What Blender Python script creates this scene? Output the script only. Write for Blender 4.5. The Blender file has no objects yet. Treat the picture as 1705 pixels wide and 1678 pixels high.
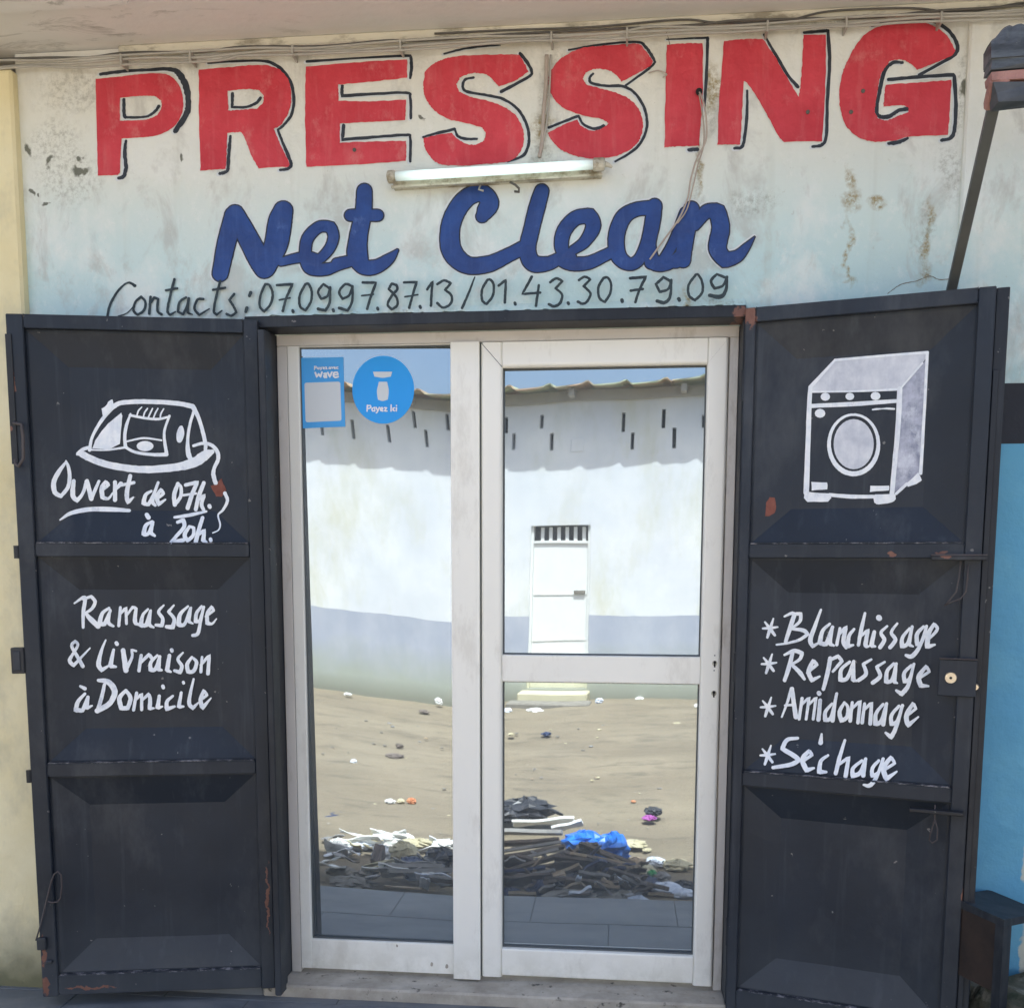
import bpy, math, random
import numpy as np
from mathutils import Vector
from mathutils.geometry import tessellate_polygon
random.seed(7); RNG = random.Random(11)
S = bpy.context.scene; COL = S.collection
rad = math.radians

# ------------------------------------------------------------------ camera, sky, sun, exposure
CP = np.array([1.1242, -3.3462, 1.4319]); F = 1707.0; PX, PY = 852.5, 1136.5
_y, _p, _r = rad(6.0057), rad(6.8882), rad(.112)
FW = np.array([-math.sin(_y)*math.cos(_p), math.cos(_y)*math.cos(_p), -math.sin(_p)])
_rt = np.array([math.cos(_y), math.sin(_y), 0.]); _up = np.cross(_rt, FW)
RT = math.cos(_r)*_rt + math.sin(_r)*_up; UP = -math.sin(_r)*_rt + math.cos(_r)*_up
cam = bpy.data.cameras.new('camera'); co = bpy.data.objects.new('camera', cam); COL.objects.link(co)
from mathutils import Matrix
m = Matrix(((RT[0], UP[0], -FW[0], CP[0]), (RT[1], UP[1], -FW[1], CP[1]), (RT[2], UP[2], -FW[2], CP[2]), (0, 0, 0, 1)))
co.matrix_world = m
cam.sensor_fit = 'HORIZONTAL'; cam.sensor_width = 36; cam.lens = 36*F/1705
cam.shift_y = (PY-839)/1705; cam.shift_x = 0
cam.clip_start = .05; cam.clip_end = 400
S.camera = co
SUN_EL, SUN_AZ = 68.0, 10.0      # the sun stands high behind the shop; azimuth measured from +Y towards +X
w = bpy.data.worlds.new('World'); S.world = w; w.use_nodes = True
nt = w.node_tree; bg = nt.nodes['Background']; sky = nt.nodes.new('ShaderNodeTexSky')
sky.sky_type = 'NISHITA'; sky.sun_disc = False; sky.sun_elevation = rad(SUN_EL); sky.sun_rotation = rad(SUN_AZ)
sky.air_density = .9; sky.dust_density = 5.5; sky.ozone_density = 1.6
nt.links.new(sky.outputs[0], bg.inputs[0]); bg.inputs[1].default_value = .125
sl = bpy.data.lights.new('sun', 'SUN'); so = bpy.data.objects.new('sun', sl); COL.objects.link(so)
sl.energy = 3.3; sl.angle = rad(.53); sl.color = (1, .98, .93)
sd = Vector((math.sin(rad(SUN_AZ))*math.cos(rad(SUN_EL)), math.cos(rad(SUN_AZ))*math.cos(rad(SUN_EL)), math.sin(rad(SUN_EL))))
so.rotation_euler = sd.to_track_quat('Z', 'Y').to_euler(); so.location = (0, 0, 8)
S.view_settings.view_transform = 'Standard'; S.view_settings.look = 'None'; S.view_settings.gamma = 1
S.view_settings.use_curve_mapping = False; S.view_settings.exposure = 1.74
S.render.engine = 'CYCLES'; S.cycles.max_bounces = 8; S.cycles.diffuse_bounces = 5; S.cycles.glossy_bounces = 4
S.cycles.use_denoising = True

# ------------------------------------------------------------------ measuring helpers: a sight line cut by a surface of the place
def ray(u, v): return FW + RT*(u-PX)/F - UP*(v-PY)/F
def aty(u, v, y):
    d = ray(u, v); return CP + d*(y-CP[1])/d[1]
GL_Y = .022
PANES = {'L': dict(x0=.3235, z0=1.1165, e=rad(.8), a=.0200), 'R': dict(x0=1.062, z0=1.075, e=0., a=-.004)}
def pane_y(k, x, z):
    p = PANES[k]; return GL_Y + math.tan(p['e'])*(x-p['x0']) + p['a']*(x-p['x0'])*(z-p['z0'])
def refl(u, v):
    P = aty(u, v, GL_Y); k = 'L' if P[0] < .65 else 'R'; p = PANES[k]
    n = np.array([-(math.tan(p['e']) + p['a']*(P[2]-p['z0'])), 1., -p['a']*(P[0]-p['x0'])]); n /= np.linalg.norm(n)
    d = ray(u, v); d = d - 2*(d@n)*n
    return P, d/np.linalg.norm(d)
OPP_A = math.atan(.087); OPP_P = np.array([1., -8.45, 0.]); OPP_X = np.array([math.cos(OPP_A), math.sin(OPP_A), 0.])
OPP_N = np.array([-math.sin(OPP_A), math.cos(OPP_A), 0.])       # faces the shop (+y)
def r_opp(u, v, off=0.):
    P, d = refl(u, v); t = ((OPP_P + OPP_N*off - P)@OPP_N)/(d@OPP_N); Q = P+d*t
    return float((Q-OPP_P)@OPP_X), float(Q[2])
def r_ground(u, v, z=-.2):
    P, d = refl(u, v); t = (z-P[2])/d[2]; Q = P+d*t; return Q, float(np.linalg.norm(Q-P)+np.linalg.norm(P-CP))

# ------------------------------------------------------------------ node material helper
class M_:
    def __init__(s, name):
        s.m = bpy.data.materials.new(name); s.m.use_nodes = True; s.t = s.m.node_tree
        s.b = s.t.nodes['Principled BSDF']; s._pos = None
    def n(s, typ, ins=None, **kw):
        x = s.t.nodes.new('ShaderNode'+typ)
        for k, v in kw.items(): setattr(x, k, v)
        for k, v in (ins or {}).items(): s.set(x.inputs[k], v)
        return x
    def set(s, sock, v):
        if isinstance(v, bpy.types.NodeSocket): s.t.links.new(v, sock)
        else:
            if isinstance(v, tuple) and len(v) == 3 and sock.type == 'RGBA': v = v+(1,)
            sock.default_value = v
    def pos(s):
        if s._pos is None: s._pos = s.n('NewGeometry').outputs['Position']
        return s._pos
    def xyz(s): return s.n('SeparateXYZ', {0: s.pos()}).outputs
    def vscale(s, sc, off=(0, 0, 0)):
        return s.n('Mapping', {0: s.pos(), 1: off, 3: sc}).outputs[0]
    def noise(s, sc=5, det=4, ro=.55, vec=None, dist=0.):
        return s.n('TexNoise', {'Vector': vec or s.pos(), 'Scale': sc, 'Detail': det, 'Roughness': ro, 'Distortion': dist}).outputs[0]
    def ramp(s, f, *st):
        r = s.n('ValToRGB', {0: f}); e = r.color_ramp.elements
        while len(e) < len(st): e.new(.5)
        for i, (p, c) in enumerate(st):
            e[i].position = p; e[i].color = (c if isinstance(c, tuple) else (c, c, c))+(1,)
        return r.outputs[0]
    def mix(s, f, a, b, bt='MIX'):
        x = s.n('Mix', data_type='RGBA', blend_type=bt)
        s.set(x.inputs[0], f); s.set(x.inputs[6], a); s.set(x.inputs[7], b); return x.outputs[2]
    def math(s, op, a, b=0., c=None, clamp=False):
        x = s.n('Math', operation=op, use_clamp=clamp); s.set(x.inputs[0], a); s.set(x.inputs[1], b)
        if c is not None: s.set(x.inputs[2], c)
        return x.outputs[0]
    def rng(s, v, a, b, c=0., d=1.): 
        return s.n('MapRange', {0: v, 1: a, 2: b, 3: c, 4: d}, clamp=True).outputs[0]
    def blobs(s, lst, rag=.03, nsc=14):
        """union of soft ragged patches at (x, z, rx, rz) on a wall facing y"""
        nz = s.n('TexNoise', {'Vector': s.pos(), 'Scale': nsc, 'Detail': 4.})
        wob = s.n('VectorMath', {0: nz.outputs[1], 1: (.5, .5, .5)}, operation='SUBTRACT').outputs[0]
        wob = s.n('VectorMath', {0: wob, 'Scale': rag*2}, operation='SCALE').outputs[0]
        pp = s.n('VectorMath', {0: s.pos(), 1: wob}, operation='ADD').outputs[0]
        acc = None
        for (x, z, rx, rz) in lst:
            q = s.n('VectorMath', {0: pp, 1: (x, 0, z)}, operation='SUBTRACT').outputs[0]
            q = s.n('VectorMath', {0: q, 1: (1/rx, 0, 1/rz)}, operation='MULTIPLY').outputs[0]
            L = s.n('VectorMath', {0: q}, operation='LENGTH').outputs['Value']
            v = s.math('SUBTRACT', 1., L, clamp=True)
            acc = v if acc is None else s.math('MAXIMUM', acc, v)
        return acc
    def bump(s, h, st=.3, dist=.01, prev=None):
        ins = {'Height': h, 'Strength': st, 'Distance': dist}
        if prev: ins['Normal'] = prev
        return s.n('Bump', ins).outputs[0]
    def out(s, col=None, rough=None, normal=None, **kw):
        if col is not None: s.set(s.b.inputs['Base Color'], col)
        if rough is not None: s.set(s.b.inputs['Roughness'], rough)
        if normal is not None: s.set(s.b.inputs['Normal'], normal)
        for k, v in kw.items(): s.set(s.b.inputs[k.replace('_', ' ')], v)
        return s.m

def plaster_bump(M, st=.5):
    a = M.noise(55, 5, .6); b = M.noise(9, 4, .55); c = M.noise(2.2, 2, .5)
    n1 = M.bump(a, .55*st, .008); n2 = M.bump(b, .55*st, .03, n1); return M.bump(c, .6*st, .08, n2)

def wx(u, v, y=-.10): P = aty(u, v, y); return float(P[0]), float(P[2])
def BL(u, v, ru, rv): x, z = wx(u, v); return (x, z, ru/512, rv/512)

MAT = {}
def mats():
    # sign wall: cream above, pale blue daylight cast painted in towards the door, a deep blue dado below
    def signwall(name, spots, extra):
        M = M_(name); x, y, z = M.xyz()
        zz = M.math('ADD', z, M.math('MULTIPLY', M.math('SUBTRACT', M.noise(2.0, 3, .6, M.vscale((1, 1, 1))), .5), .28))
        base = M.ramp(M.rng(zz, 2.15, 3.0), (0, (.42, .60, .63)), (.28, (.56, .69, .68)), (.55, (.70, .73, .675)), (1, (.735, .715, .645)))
        mot = M.noise(3.5, 6, .65, M.vscale((1, 1, .8)))
        base = M.mix(M.rng(mot, .50, .62), base, M.mix(.55, base, (.76, .78, .75)))
        base = M.mix(M.rng(M.noise(6, 5, .7, M.vscale((1, 1, .6), (3, 0, 1)), .4), .53, .66), base, M.mix(.50, base, (.40, .39, .36)))
        grime = M.math('MULTIPLY', M.rng(z, 2.80, 2.98), M.rng(M.noise(7, 5, .6, M.vscale((1, 1, .25))), .42, .65))
        base = M.mix(M.math('MULTIPLY', grime, .45), base, (.30, .285, .23))
        run = M.rng(M.noise(16, 3, .6, M.vscale((1, 1, .05))), .60, .72)
        base = M.mix(M.math('MULTIPLY', run, .12), base, (.33, .32, .25))
        base = M.mix(M.rng(M.noise(26, 6, .8, M.vscale((1, 1, .8), (9, 9, 9))), .55, .72, 0, .45), base, (.80, .81, .78))
        base = M.mix(M.rng(M.noise(48, 5, .8, M.vscale((1, 1, 1), (4, 9, 1))), .63, .72, 0, .35), base, (.36, .35, .30))
        if spots:
            k = M.blobs(spots, .035, 22)
            base = M.mix(M.rng(k, .28, .55, 0, .85), base, (.055, .06, .035))
        if extra:
            k = M.blobs(extra, .04, 18)
            base = M.mix(M.math('MULTIPLY', M.rng(k, .15, .7), M.rng(M.noise(75, 5, .75), .36, .60, 0, .9)), base, (.27, .195, .06))
            k2 = M.blobs(MOULD, .05, 16)
            base = M.mix(M.math('MULTIPLY', M.rng(k2, .1, .6), M.rng(M.noise(60, 6, .8), .46, .70, 0, .6)), base, (.10, .10, .06))
        dado = M.ramp(M.rng(z, 1.2, 1.96), (0, (.10, .33, .52)), (.5, (.11, .36, .55)), (1, (.11, .36, .55)))
        dado = M.mix(M.rng(M.noise(7, 4), .45, .65, 0, .35), dado, (.16, .42, .56))
        low = M.math('LESS_THAN', z, 1.772); band = M.math('LESS_THAN', z, 1.946)
        base = M.mix(band, base, (.012, .016, .026)); base = M.mix(low, base, dado)
        fl = M.blobs([(2.385, .50, .03, .09), (2.40, .22, .03, .14)], .03, 20)
        base = M.mix(M.rng(fl, .2, .4), base, (.5, .52, .44))
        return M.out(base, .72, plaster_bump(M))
    global MOULD
    MOULD = [BL(1600, 170, 22, 70), BL(1590, 290, 40, 60), BL(1605, 120, 16, 60), BL(1185, 170, 22, 70), BL(905, 180, 14, 90), BL(960, 100, 60, 30),
             BL(1370, 40, 60, 18), BL(1230, 42, 60, 16), BL(115, 290, 80, 60), BL(90, 240, 60, 60), BL(1160, 320, 12, 90), BL(1210, 510, 70, 14),
             BL(640, 520, 160, 10), BL(120, 150, 80, 50), BL(1540, 390, 18, 60), BL(900, 250, 25, 25), BL(1250, 340, 60, 30), BL(460, 60, 60, 14)]
    spots = [BL(82, 270, 10, 14), BL(133, 262, 10, 10), BL(135, 285, 18, 10), BL(76, 336, 12, 7), BL(50, 252, 9, 20), BL(52, 320, 7, 7), BL(302, 262, 6, 12),
             BL(63, 322, 7, 5), BL(1606, 145, 10, 24), BL(700, 202, 6, 8)]
    extra = [BL(1414, 298, 11, 28), BL(1417, 335, 18, 26), BL(1460, 342, 26, 14), BL(1411, 420, 6, 70), BL(1411, 463, 14, 7), BL(1541, 415, 9, 45), BL(1538, 455, 18, 26), BL(1550, 360, 8, 40),
             BL(1165, 280, 9, 60), BL(1143, 500, 8, 30), BL(900, 215, 22, 40), BL(1185, 150, 20, 50)]
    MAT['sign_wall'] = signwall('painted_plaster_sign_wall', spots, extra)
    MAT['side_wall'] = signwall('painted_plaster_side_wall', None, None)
    # cream-yellow pillar
    M = M_('yellow_plaster'); x, y, z = M.xyz()
    c = M.mix(M.rng(M.noise(2.5, 5, .6), .4, .65), (.73, .64, .38), (.79, .72, .48))
    c = M.mix(M.math('MULTIPLY', M.rng(M.noise(5, 5, .65, M.vscale((1, 1, .6))), .52, .68), .4), c, (.36, .35, .27))
    foot = M.math('MULTIPLY', M.rng(M.math('ADD', z, M.math('MULTIPLY', M.noise(12, 4), .14)), .28, .04), 1.)
    c = M.mix(M.math('MULTIPLY', foot, .85), c, (.075, .08, .035))
    MAT['yellow'] = M.out(c, .75, plaster_bump(M, .4))
    # soffit
    M = M_('soffit_paint')
    c = M.mix(M.rng(M.noise(1.6, 4, .6), .42, .62), (.66, .655, .64), (.71, .67, .655))
    k = M.rng(M.noise(4.2, 6, .72, M.vscale((1.0, 2.4, 1)), .8), .56, .72)
    x, y, z = M.xyz()
    c = M.mix(M.math('MULTIPLY', k, M.rng(x, .35, -.4, .10, .75)), c, (.09, .09, .065))
    MAT['soffit'] = M.out(c, .8, M.bump(M.noise(30, 4), .12, .01))
    M = M_('cream_batten')
    c = M.mix(M.rng(M.noise(14, 5, .7, M.vscale((.4, 1, 1))), .52, .66), (.66, .62, .50), (.30, .27, .20))
    MAT['batten'] = M.out(c, .7, M.bump(M.noise(50, 4), .3, .004))
    # enamelled dark steel
    def steel(name, col, dirt, rust=None, rough=.44, low=True):
        M = M_(name); x, y, z = M.xyz()
        c = M.mix(M.rng(M.noise(5, 5, .6), .35, .7), col, tuple(a*1.35 for a in col))
        c = M.mix(M.math('MULTIPLY', M.rng(M.noise(3, 6, .7, M.vscale((1, 1, .5), (5, 1, 2))), .50, .72), dirt), c, (.11, .115, .12))
        if low:
            d = M.math('MULTIPLY', M.rng(M.math('ADD', z, M.math('MULTIPLY', M.noise(9, 4), .2)), .42, .12), .50)
            c = M.mix(d, c, (.060, .070, .080))
        ch = M.rng(M.noise(38, 3, .5, M.vscale((1, 1, 1), (7, 3, 9))), .735, .75, 0, .8)
        c = M.mix(ch, c, (.20, .19, .18))
        dr = M.rng(M.noise(22, 4, .6, M.vscale((1, 1, .06), (2, 0, 3))), .58, .74, 0, .30)
        c = M.mix(dr, c, (.075, .085, .10))
        if rust:
            k = M.blobs(rust, .02, 30)
            c = M.mix(M.rng(M.math('MULTIPLY', k, M.noise(70, 4, .6)), .17, .24), c, M.mix(M.noise(60, 3), (.13, .050, .035), (.24, .12, .085)))
        r = M.math('ADD', rough, M.math('MULTIPLY', M.noise(8, 4), .16))
        n = M.bump(M.noise(2.6, 2, .5), .35, .03, M.bump(M.noise(14, 4, .6), .16, .006, M.bump(M.noise(120, 2, .5), .10, .002)))
        return M.out(c, r, n, Specular_IOR_Level=.42)
    R3 = [(1.475, 2.155, .03, .05), (1.50, 2.15, .025, .06), (1.905, 1.45, .02, .008), (2.03, 1.452, .03, .01), (2.13, .46, .008, .03), (1.45, 2.17, .04, .03)]
    R2 = [(-.745, .15, .012, .09), (-.745, .03, .02, .05), (-.742, 1.97, .010, .07), (-.60, .02, .12, .008), (-.03, .3, .006, .2)]
    MAT['steelL'] = steel('dark_enamelled_steel', (.009, .0145, .024), .35, R2)
    MAT['steelR'] = steel('dark_enamelled_steel_right', (.0115, .0175, .028), .35, R3)
    MAT['steelF'] = steel('dark_steel_door_surround', (.008, .0115, .018), .25, [(1.47, 2.165, .035, .03), (-.055, .1, .03, .2)])
    MAT['steelD'] = steel('black_bolt_steel', (.014, .016, .020), .2, [(2.035, 1.45, .03, .02), (-.76, 1.83, .02, .02)])
    MAT['rusty'] = steel('rusty_rod', (.06, .05, .05), .6, None, .6)
    M = M_('blue_old_paint'); MAT['bluepaint'] = M.out((.03, .10, .28), .5)
    # brass + screw
    M = M_('worn_brass'); MAT['brass'] = M.out(M.mix(M.noise(90, 3), (.55, .42, .25), (.7, .66, .58)), .35, Metallic=.8)
    # aluminium, white lacquered
    def alu(name, a, b, dirt):
        M = M_(name); x, y, z = M.xyz()
        c = M.mix(M.rng(M.noise(3, 4, .6, M.vscale((1, 1, .4))), .35, .7), a, b)
        c = M.mix(M.math('MULTIPLY', M.rng(M.noise(9, 6, .72, M.vscale((1, 1, .35))), .54, .68), dirt), c, (.33, .29, .23))
        lo = M.math('MULTIPLY', M.rng(z, .13, .0), M.rng(M.noise(10, 5, .7), .40, .60, .15, .9))
        c = M.mix(M.math('MULTIPLY', lo, .42), c, (.34, .32, .23))
        return M.out(c, .38, M.bump(M.noise(4, 2), .05, .01))
    MAT['alu'] = alu('white_lacquered_aluminium', (.85, .84, .77), (.88, .87, .80), .22)
    MAT['aluO'] = alu('dirty_outer_aluminium', (.57, .54, .50), (.64, .61, .57), .55)
    M = M_('black_hole'); MAT['black'] = M.out((.006, .006, .007), .8)
    M = M_('black_rubber_gasket'); MAT['gasket'] = M.out((.10, .11, .11), .6)
    # mirrored solar glass
    M = M_('mirrored_solar_glass')
    x, y, z = M.xyz(); sm = M.rng(M.noise(2.6, 5, .7, M.vscale((1, 1, .6))), .48, .70, 0, .016)
    MAT['glass'] = M.out(M.mix(M.rng(M.noise(3, 5, .7), .4, .7), (.455, .515, .555), (.43, .495, .535)), M.math('ADD', .011, sm), None, Metallic=M.rng(M.noise(4, 6, .7, M.vscale((1, 1, .7), (3, 1, 1))), .35, .7, .90, .82))
    # paints
    def paint(name, a, b, ns=9, rough=.55, wall=True, fade=None, fb=(.56, .66)):
        M = M_(name); c = M.mix(M.rng(M.noise(ns, 5, .65), .35, .68), a, b)
        if fade: c = M.mix(M.rng(M.noise(13, 6, .75, M.vscale((1, 1, .7), (2, 2, 2))), *fb), c, fade); c = M.mix(M.rng(M.noise(30, 4, .7, M.vscale((1, 1, .12), (6, 2, 2))), .52, .70, 0, .30), c, fade)
        return M.out(c, rough, plaster_bump(M) if wall else None)
    MAT['red'] = paint('faded_red_paint', (.50, .026, .042), (.62, .050, .070), 7, .55, True, (.62, .17, .17), (.56, .76))
    MAT['inkwall'] = paint('blue_black_sign_paint', (.014, .020, .030), (.028, .036, .05), 20)
    MAT['inktext'] = paint('dark_teal_number_paint', (.008, .020, .026), (.022, .042, .050), 25, fade=(.08, .12, .13), fb=(.64, .8))
    MAT['blue'] = paint('royal_blue_sign_paint', (.008, .036, .17), (.014, .060, .25), 11, .5, True, (.06, .12, .33), (.62, .75))
    MAT['white'] = paint('white_brush_paint', (.72, .77, .83), (.88, .90, .91), 40, .5, False, (.42, .47, .57), (.57, .74))
    MAT['greywash'] = paint('thin_lilac_brush_paint', (.20, .22, .30), (.52, .54, .64), 22, .5, False, (.62, .65, .72), (.52, .66))
    MAT['topwash'] = paint('thin_white_brush_paint', (.50, .53, .60), (.74, .76, .80), 16, .5, False, (.40, .43, .52), (.58, .70))
    MAT['rustpaint'] = paint('bare_rust_patch', (.16, .045, .032), (.24, .085, .06), 40, .8, False)
    M = M_('sticker_blue'); MAT['stkblue'] = M.out((.008, .33, .84), .3)
    M = M_('sticker_pale_blue'); MAT['stkblue2'] = M.out((.05, .36, .80), .35)
    M = M_('sticker_white'); MAT['stkwhite'] = M.out((.80, .82, .85), .4)
    M = M_('sticker_grey'); MAT['stkgrey'] = M.out((.62, .66, .68), .4)
    # floor
    M = M_('slate_tile')
    c = M.mix(M.rng(M.noise(2.2, 6, .65, M.vscale((1, 2.2, 1))), .35, .7), (.095, .108, .125), (.20, .215, .225))
    c = M.mix(M.rng(M.noise(11, 6, .7), .50, .75, 0, .45), c, (.20, .20, .19))
    MAT['tile'] = M.out(c, .42, M.bump(M.noise(14, 5), .12, .01))
    M = M_('grout'); MAT['grout'] = M.out(M.mix(M.noise(20), (.10, .11, .12), (.16, .165, .165)), .9)
    M = M_('cement_sill')
    c = M.mix(M.rng(M.noise(7, 6, .7), .35, .68), (.30, .27, .22), (.50, .46, .39))
    c = M.mix(M.rng(M.noise(24, 4, .6), .62, .70), c, (.09, .085, .07))
    MAT['sill'] = M.out(c, .85, M.bump(M.noise(40, 5), .3, .006))
    M = M_('mossy_concrete')
    c = M.mix(M.rng(M.noise(7, 6, .7), .40, .62), (.045, .055, .028), (.21, .185, .13))
    c = M.mix(M.rng(M.noise(16, 5, .6, M.vscale((1, 1, 1), (1, 4, 2))), .55, .68), c, (.30, .275, .21))
    MAT['moss'] = M.out(c, .95, M.bump(M.noise(18, 6, .7), .7, .02))
    M = M_('sandy_dirt'); x, y, z = M.xyz()
    c = M.mix(M.rng(M.noise(.9, 6, .62, M.vscale((.6, 1.4, 1))), .35, .68), (.185, .150, .100), (.255, .212, .145))
    c = M.mix(M.rng(M.noise(3.2, 7, .75, M.vscale((.55, 1.6, 1))), .53, .66, 0, .7), c, (.105, .088, .062))
    c = M.mix(M.rng(M.noise(26, 4, .6), .66, .74, 0, .6), c, (.10, .085, .06))
    c = M.mix(M.rng(M.noise(22, 4, .6, M.vscale((1, 1, 1), (4, 4, 4))), .69, .74, 0, .8), c, (.42, .39, .33))
    MAT['dirt'] = M.out(c, .95, M.bump(M.noise(5, 7, .7), .5, .06, M.bump(M.noise(40, 4), .3, .01)))
    # opposite house
    M = M_('whitewashed_wall'); x, y, z = M.xyz()
    c = M.mix(M.rng(M.noise(1.2, 5, .6), .38, .66), (.66, .68, .70), (.76, .77, .76))
    c = M.mix(M.math('MULTIPLY', M.rng(M.noise(1.8, 6, .7, M.vscale((1, 1, .35))), .50, .70), .60), c, (.55, .54, .38))
    zz = M.math('ADD', z, M.math('MULTIPLY', M.noise(4, 3), .03))
    dd = M.mix(M.rng(M.noise(3, 5, .65, M.vscale((1, 1, .5))), .4, .65), (.37, .40, .47), (.44, .465, .52))
    dd = M.mix(M.rng(M.math('ADD', z, M.math('MULTIPLY', M.noise(3, 5, .65), .5)), .72, .25, 0, .85), dd, (.36, .385, .30))
    dd = M.mix(M.rng(z, .0, -.2, 0, .6), dd, (.16, .15, .10))
    c = M.mix(M.math('LESS_THAN', zz, OPP_DADO), c, dd)
    MAT['oppwall'] = M.out(c, .85, M.bump(M.noise(12, 4), .15, .01))
    M = M_('white_metal_door'); x, y, z = M.xyz()
    c = M.mix(M.rng(z, .15, .0), (.78, .79, .76), (.62, .60, .44)); c = M.mix(M.rng(M.noise(5, 5), .6, .75, 0, .4), c, (.5, .5, .36))
    MAT['oppdoor'] = M.out(c, .5)
    MAT['fascia'] = paint('grey_fascia_board', (.36, .34, .29), (.42, .40, .36), 3, .8, False)
    M = M_('weathered_roof_sheet')
    c = M.mix(M.rng(M.noise(2.4, 4, .6), .42, .58), (.33, .38, .24), (.38, .25, .15)); c = M.mix(M.rng(M.noise(8, 5), .5, .7, 0, .6), c, (.42, .36, .26))
    MAT['roof'] = M.out(c, .85, M.bump(M.noise(30, 4), .3, .01))
    M = M_('yellowed_step'); MAT['step'] = M.out(M.mix(M.noise(6), (.46, .42, .28), (.62, .58, .40)), .9)
    # things
    M = M_('lamp_housing')
    c = M.mix(M.rng(M.noise(16, 5, .7), .46, .62), (.58, .56, .46), (.27, .23, .15)); MAT['housing'] = M.out(c, .5)
    M = M_('lit_tube')
    M.out((.8, .9, .88), .25); M.set(M.b.inputs['Emission Color'], (.70, 1., .95)); x, y, z = M.xyz(); M.set(M.b.inputs['Emission Strength'], M.math('MULTIPLY', .24, M.math('MULTIPLY', M.rng(x, .425, .52), M.rng(x, 1.03, .95)))); MAT['tube'] = M.m
    M = M_('grey_cable'); MAT['cable'] = M.out(M.mix(M.noise(9), (.30, .29, .265), (.48, .46, .41)), .7)
    M = M_('dark_cable'); MAT['cabled'] = M.out((.10, .095, .085), .7)
    M = M_('beige_wire'); MAT['wire'] = M.out(M.mix(M.noise(20), (.32, .26, .22), (.5, .44, .38)), .6)
    MAT['strut'] = steel('grey_painted_bar', (.085, .09, .088), .3, None, .5, False)
    M = M_('dirty_awning_sheet')
    c = M.mix(M.rng(M.noise(9, 6, .7, M.vscale((.4, 1, 2))), .38, .66), (.03, .034, .038), (.13, .145, .155)); MAT['awning'] = M.out(c, .55, M.bump(M.noise(20), .4, .01))
    MAT['pink'] = paint('faded_pink_cloth', (.30, .14, .12), (.40, .22, .19), 12, .9, False, (.16, .12, .11), (.55, .7))
    MAT['navy'] = paint('navy_tarpaulin', (.036, .042, .048), (.085, .09, .095), 12, .6, False)
    MAT['brown'] = paint('dark_brown_board', (.022, .015, .012), (.045, .028, .02), 12, .7, False)
    MAT['counter'] = steel('dark_counter_metal', (.012, .016, .022), .45, None, .55, False)
    def simple(n, a, b, sc=8, r=.7): MAT[n] = paint(n, a, b, sc, r, False)
    simple('bag_blue', (.01, .13, .60), (.03, .25, .80), 14, .35); simple('bag_black', (.012, .013, .016), (.05, .05, .055), 10, .4)
    simple('bag_white', (.55, .60, .68), (.78, .80, .84), 10, .5); simple('sheet_white', (.70, .70, .66), (.80, .80, .77), 6, .6)
    simple('plank_brown', (.10, .078, .066), (.21, .17, .14), 9, .8); simple('plank_grey', (.22, .21, .20), (.36, .345, .325), 9, .8)
    simple('cardboard', (.30, .22, .14), (.42, .33, .22), 9, .85); simple('bag_beige', (.42, .37, .22), (.55, .5, .34), 9, .6)
    simple('bag_navy', (.012, .02, .06), (.03, .05, .12), 9, .5); simple('bag_green', (.03, .35, .10), (.08, .5, .18), 9, .5)
    simple('magenta', (.30, .06, .28), (.45, .12, .40), 9, .6); simple('orange', (.50, .17, .07), (.62, .32, .16), 9, .6); simple('stone', (.17, .155, .13), (.27, .25, .21), 14, .95)

_, OPP_DADO = r_opp(1000, 1023)
mats()

# ------------------------------------------------------------------ object helpers
def root_loc(p):
    l = Vector((0, 0, 0))
    while p is not None: l += p.location; p = p.parent
    return l
def obj(name, verts, faces, mat, parent=None, smooth=False, label=None, loc=None):
    me = bpy.data.meshes.new(name); off = root_loc(parent) if parent else Vector((0, 0, 0))
    L = Vector(loc) if loc is not None else Vector((0, 0, 0))
    off = off+L
    me.from_pydata([tuple(Vector(v)-off) for v in verts], [], faces); me.validate(); me.update()
    mm = mat if isinstance(mat, list) else [mat]
    for q in mm: me.materials.append(MAT[q] if isinstance(q, str) else q)
    if smooth:
        for p in me.polygons: p.use_smooth = True
    o = bpy.data.objects.new(name, me); COL.objects.link(o); o.location = L
    if parent: o.parent = parent
    if label: o['label'] = label
    return o
def thing(name, label, cat, loc=(0, 0, 0), group=None):
    o = bpy.data.objects.new(name, None); COL.objects.link(o); o.location = loc; o.empty_display_size = .1
    o['label'] = label; o['category'] = cat; o['kind'] = 'thing'
    if group: o['group'] = group
    return o
def tag(o, label, cat, group=None):
    o['label'] = label; o['category'] = cat; o['kind'] = 'thing'
    if group: o['group'] = group
    return o
def struct(o): o['kind'] = 'structure'; return o

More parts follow.
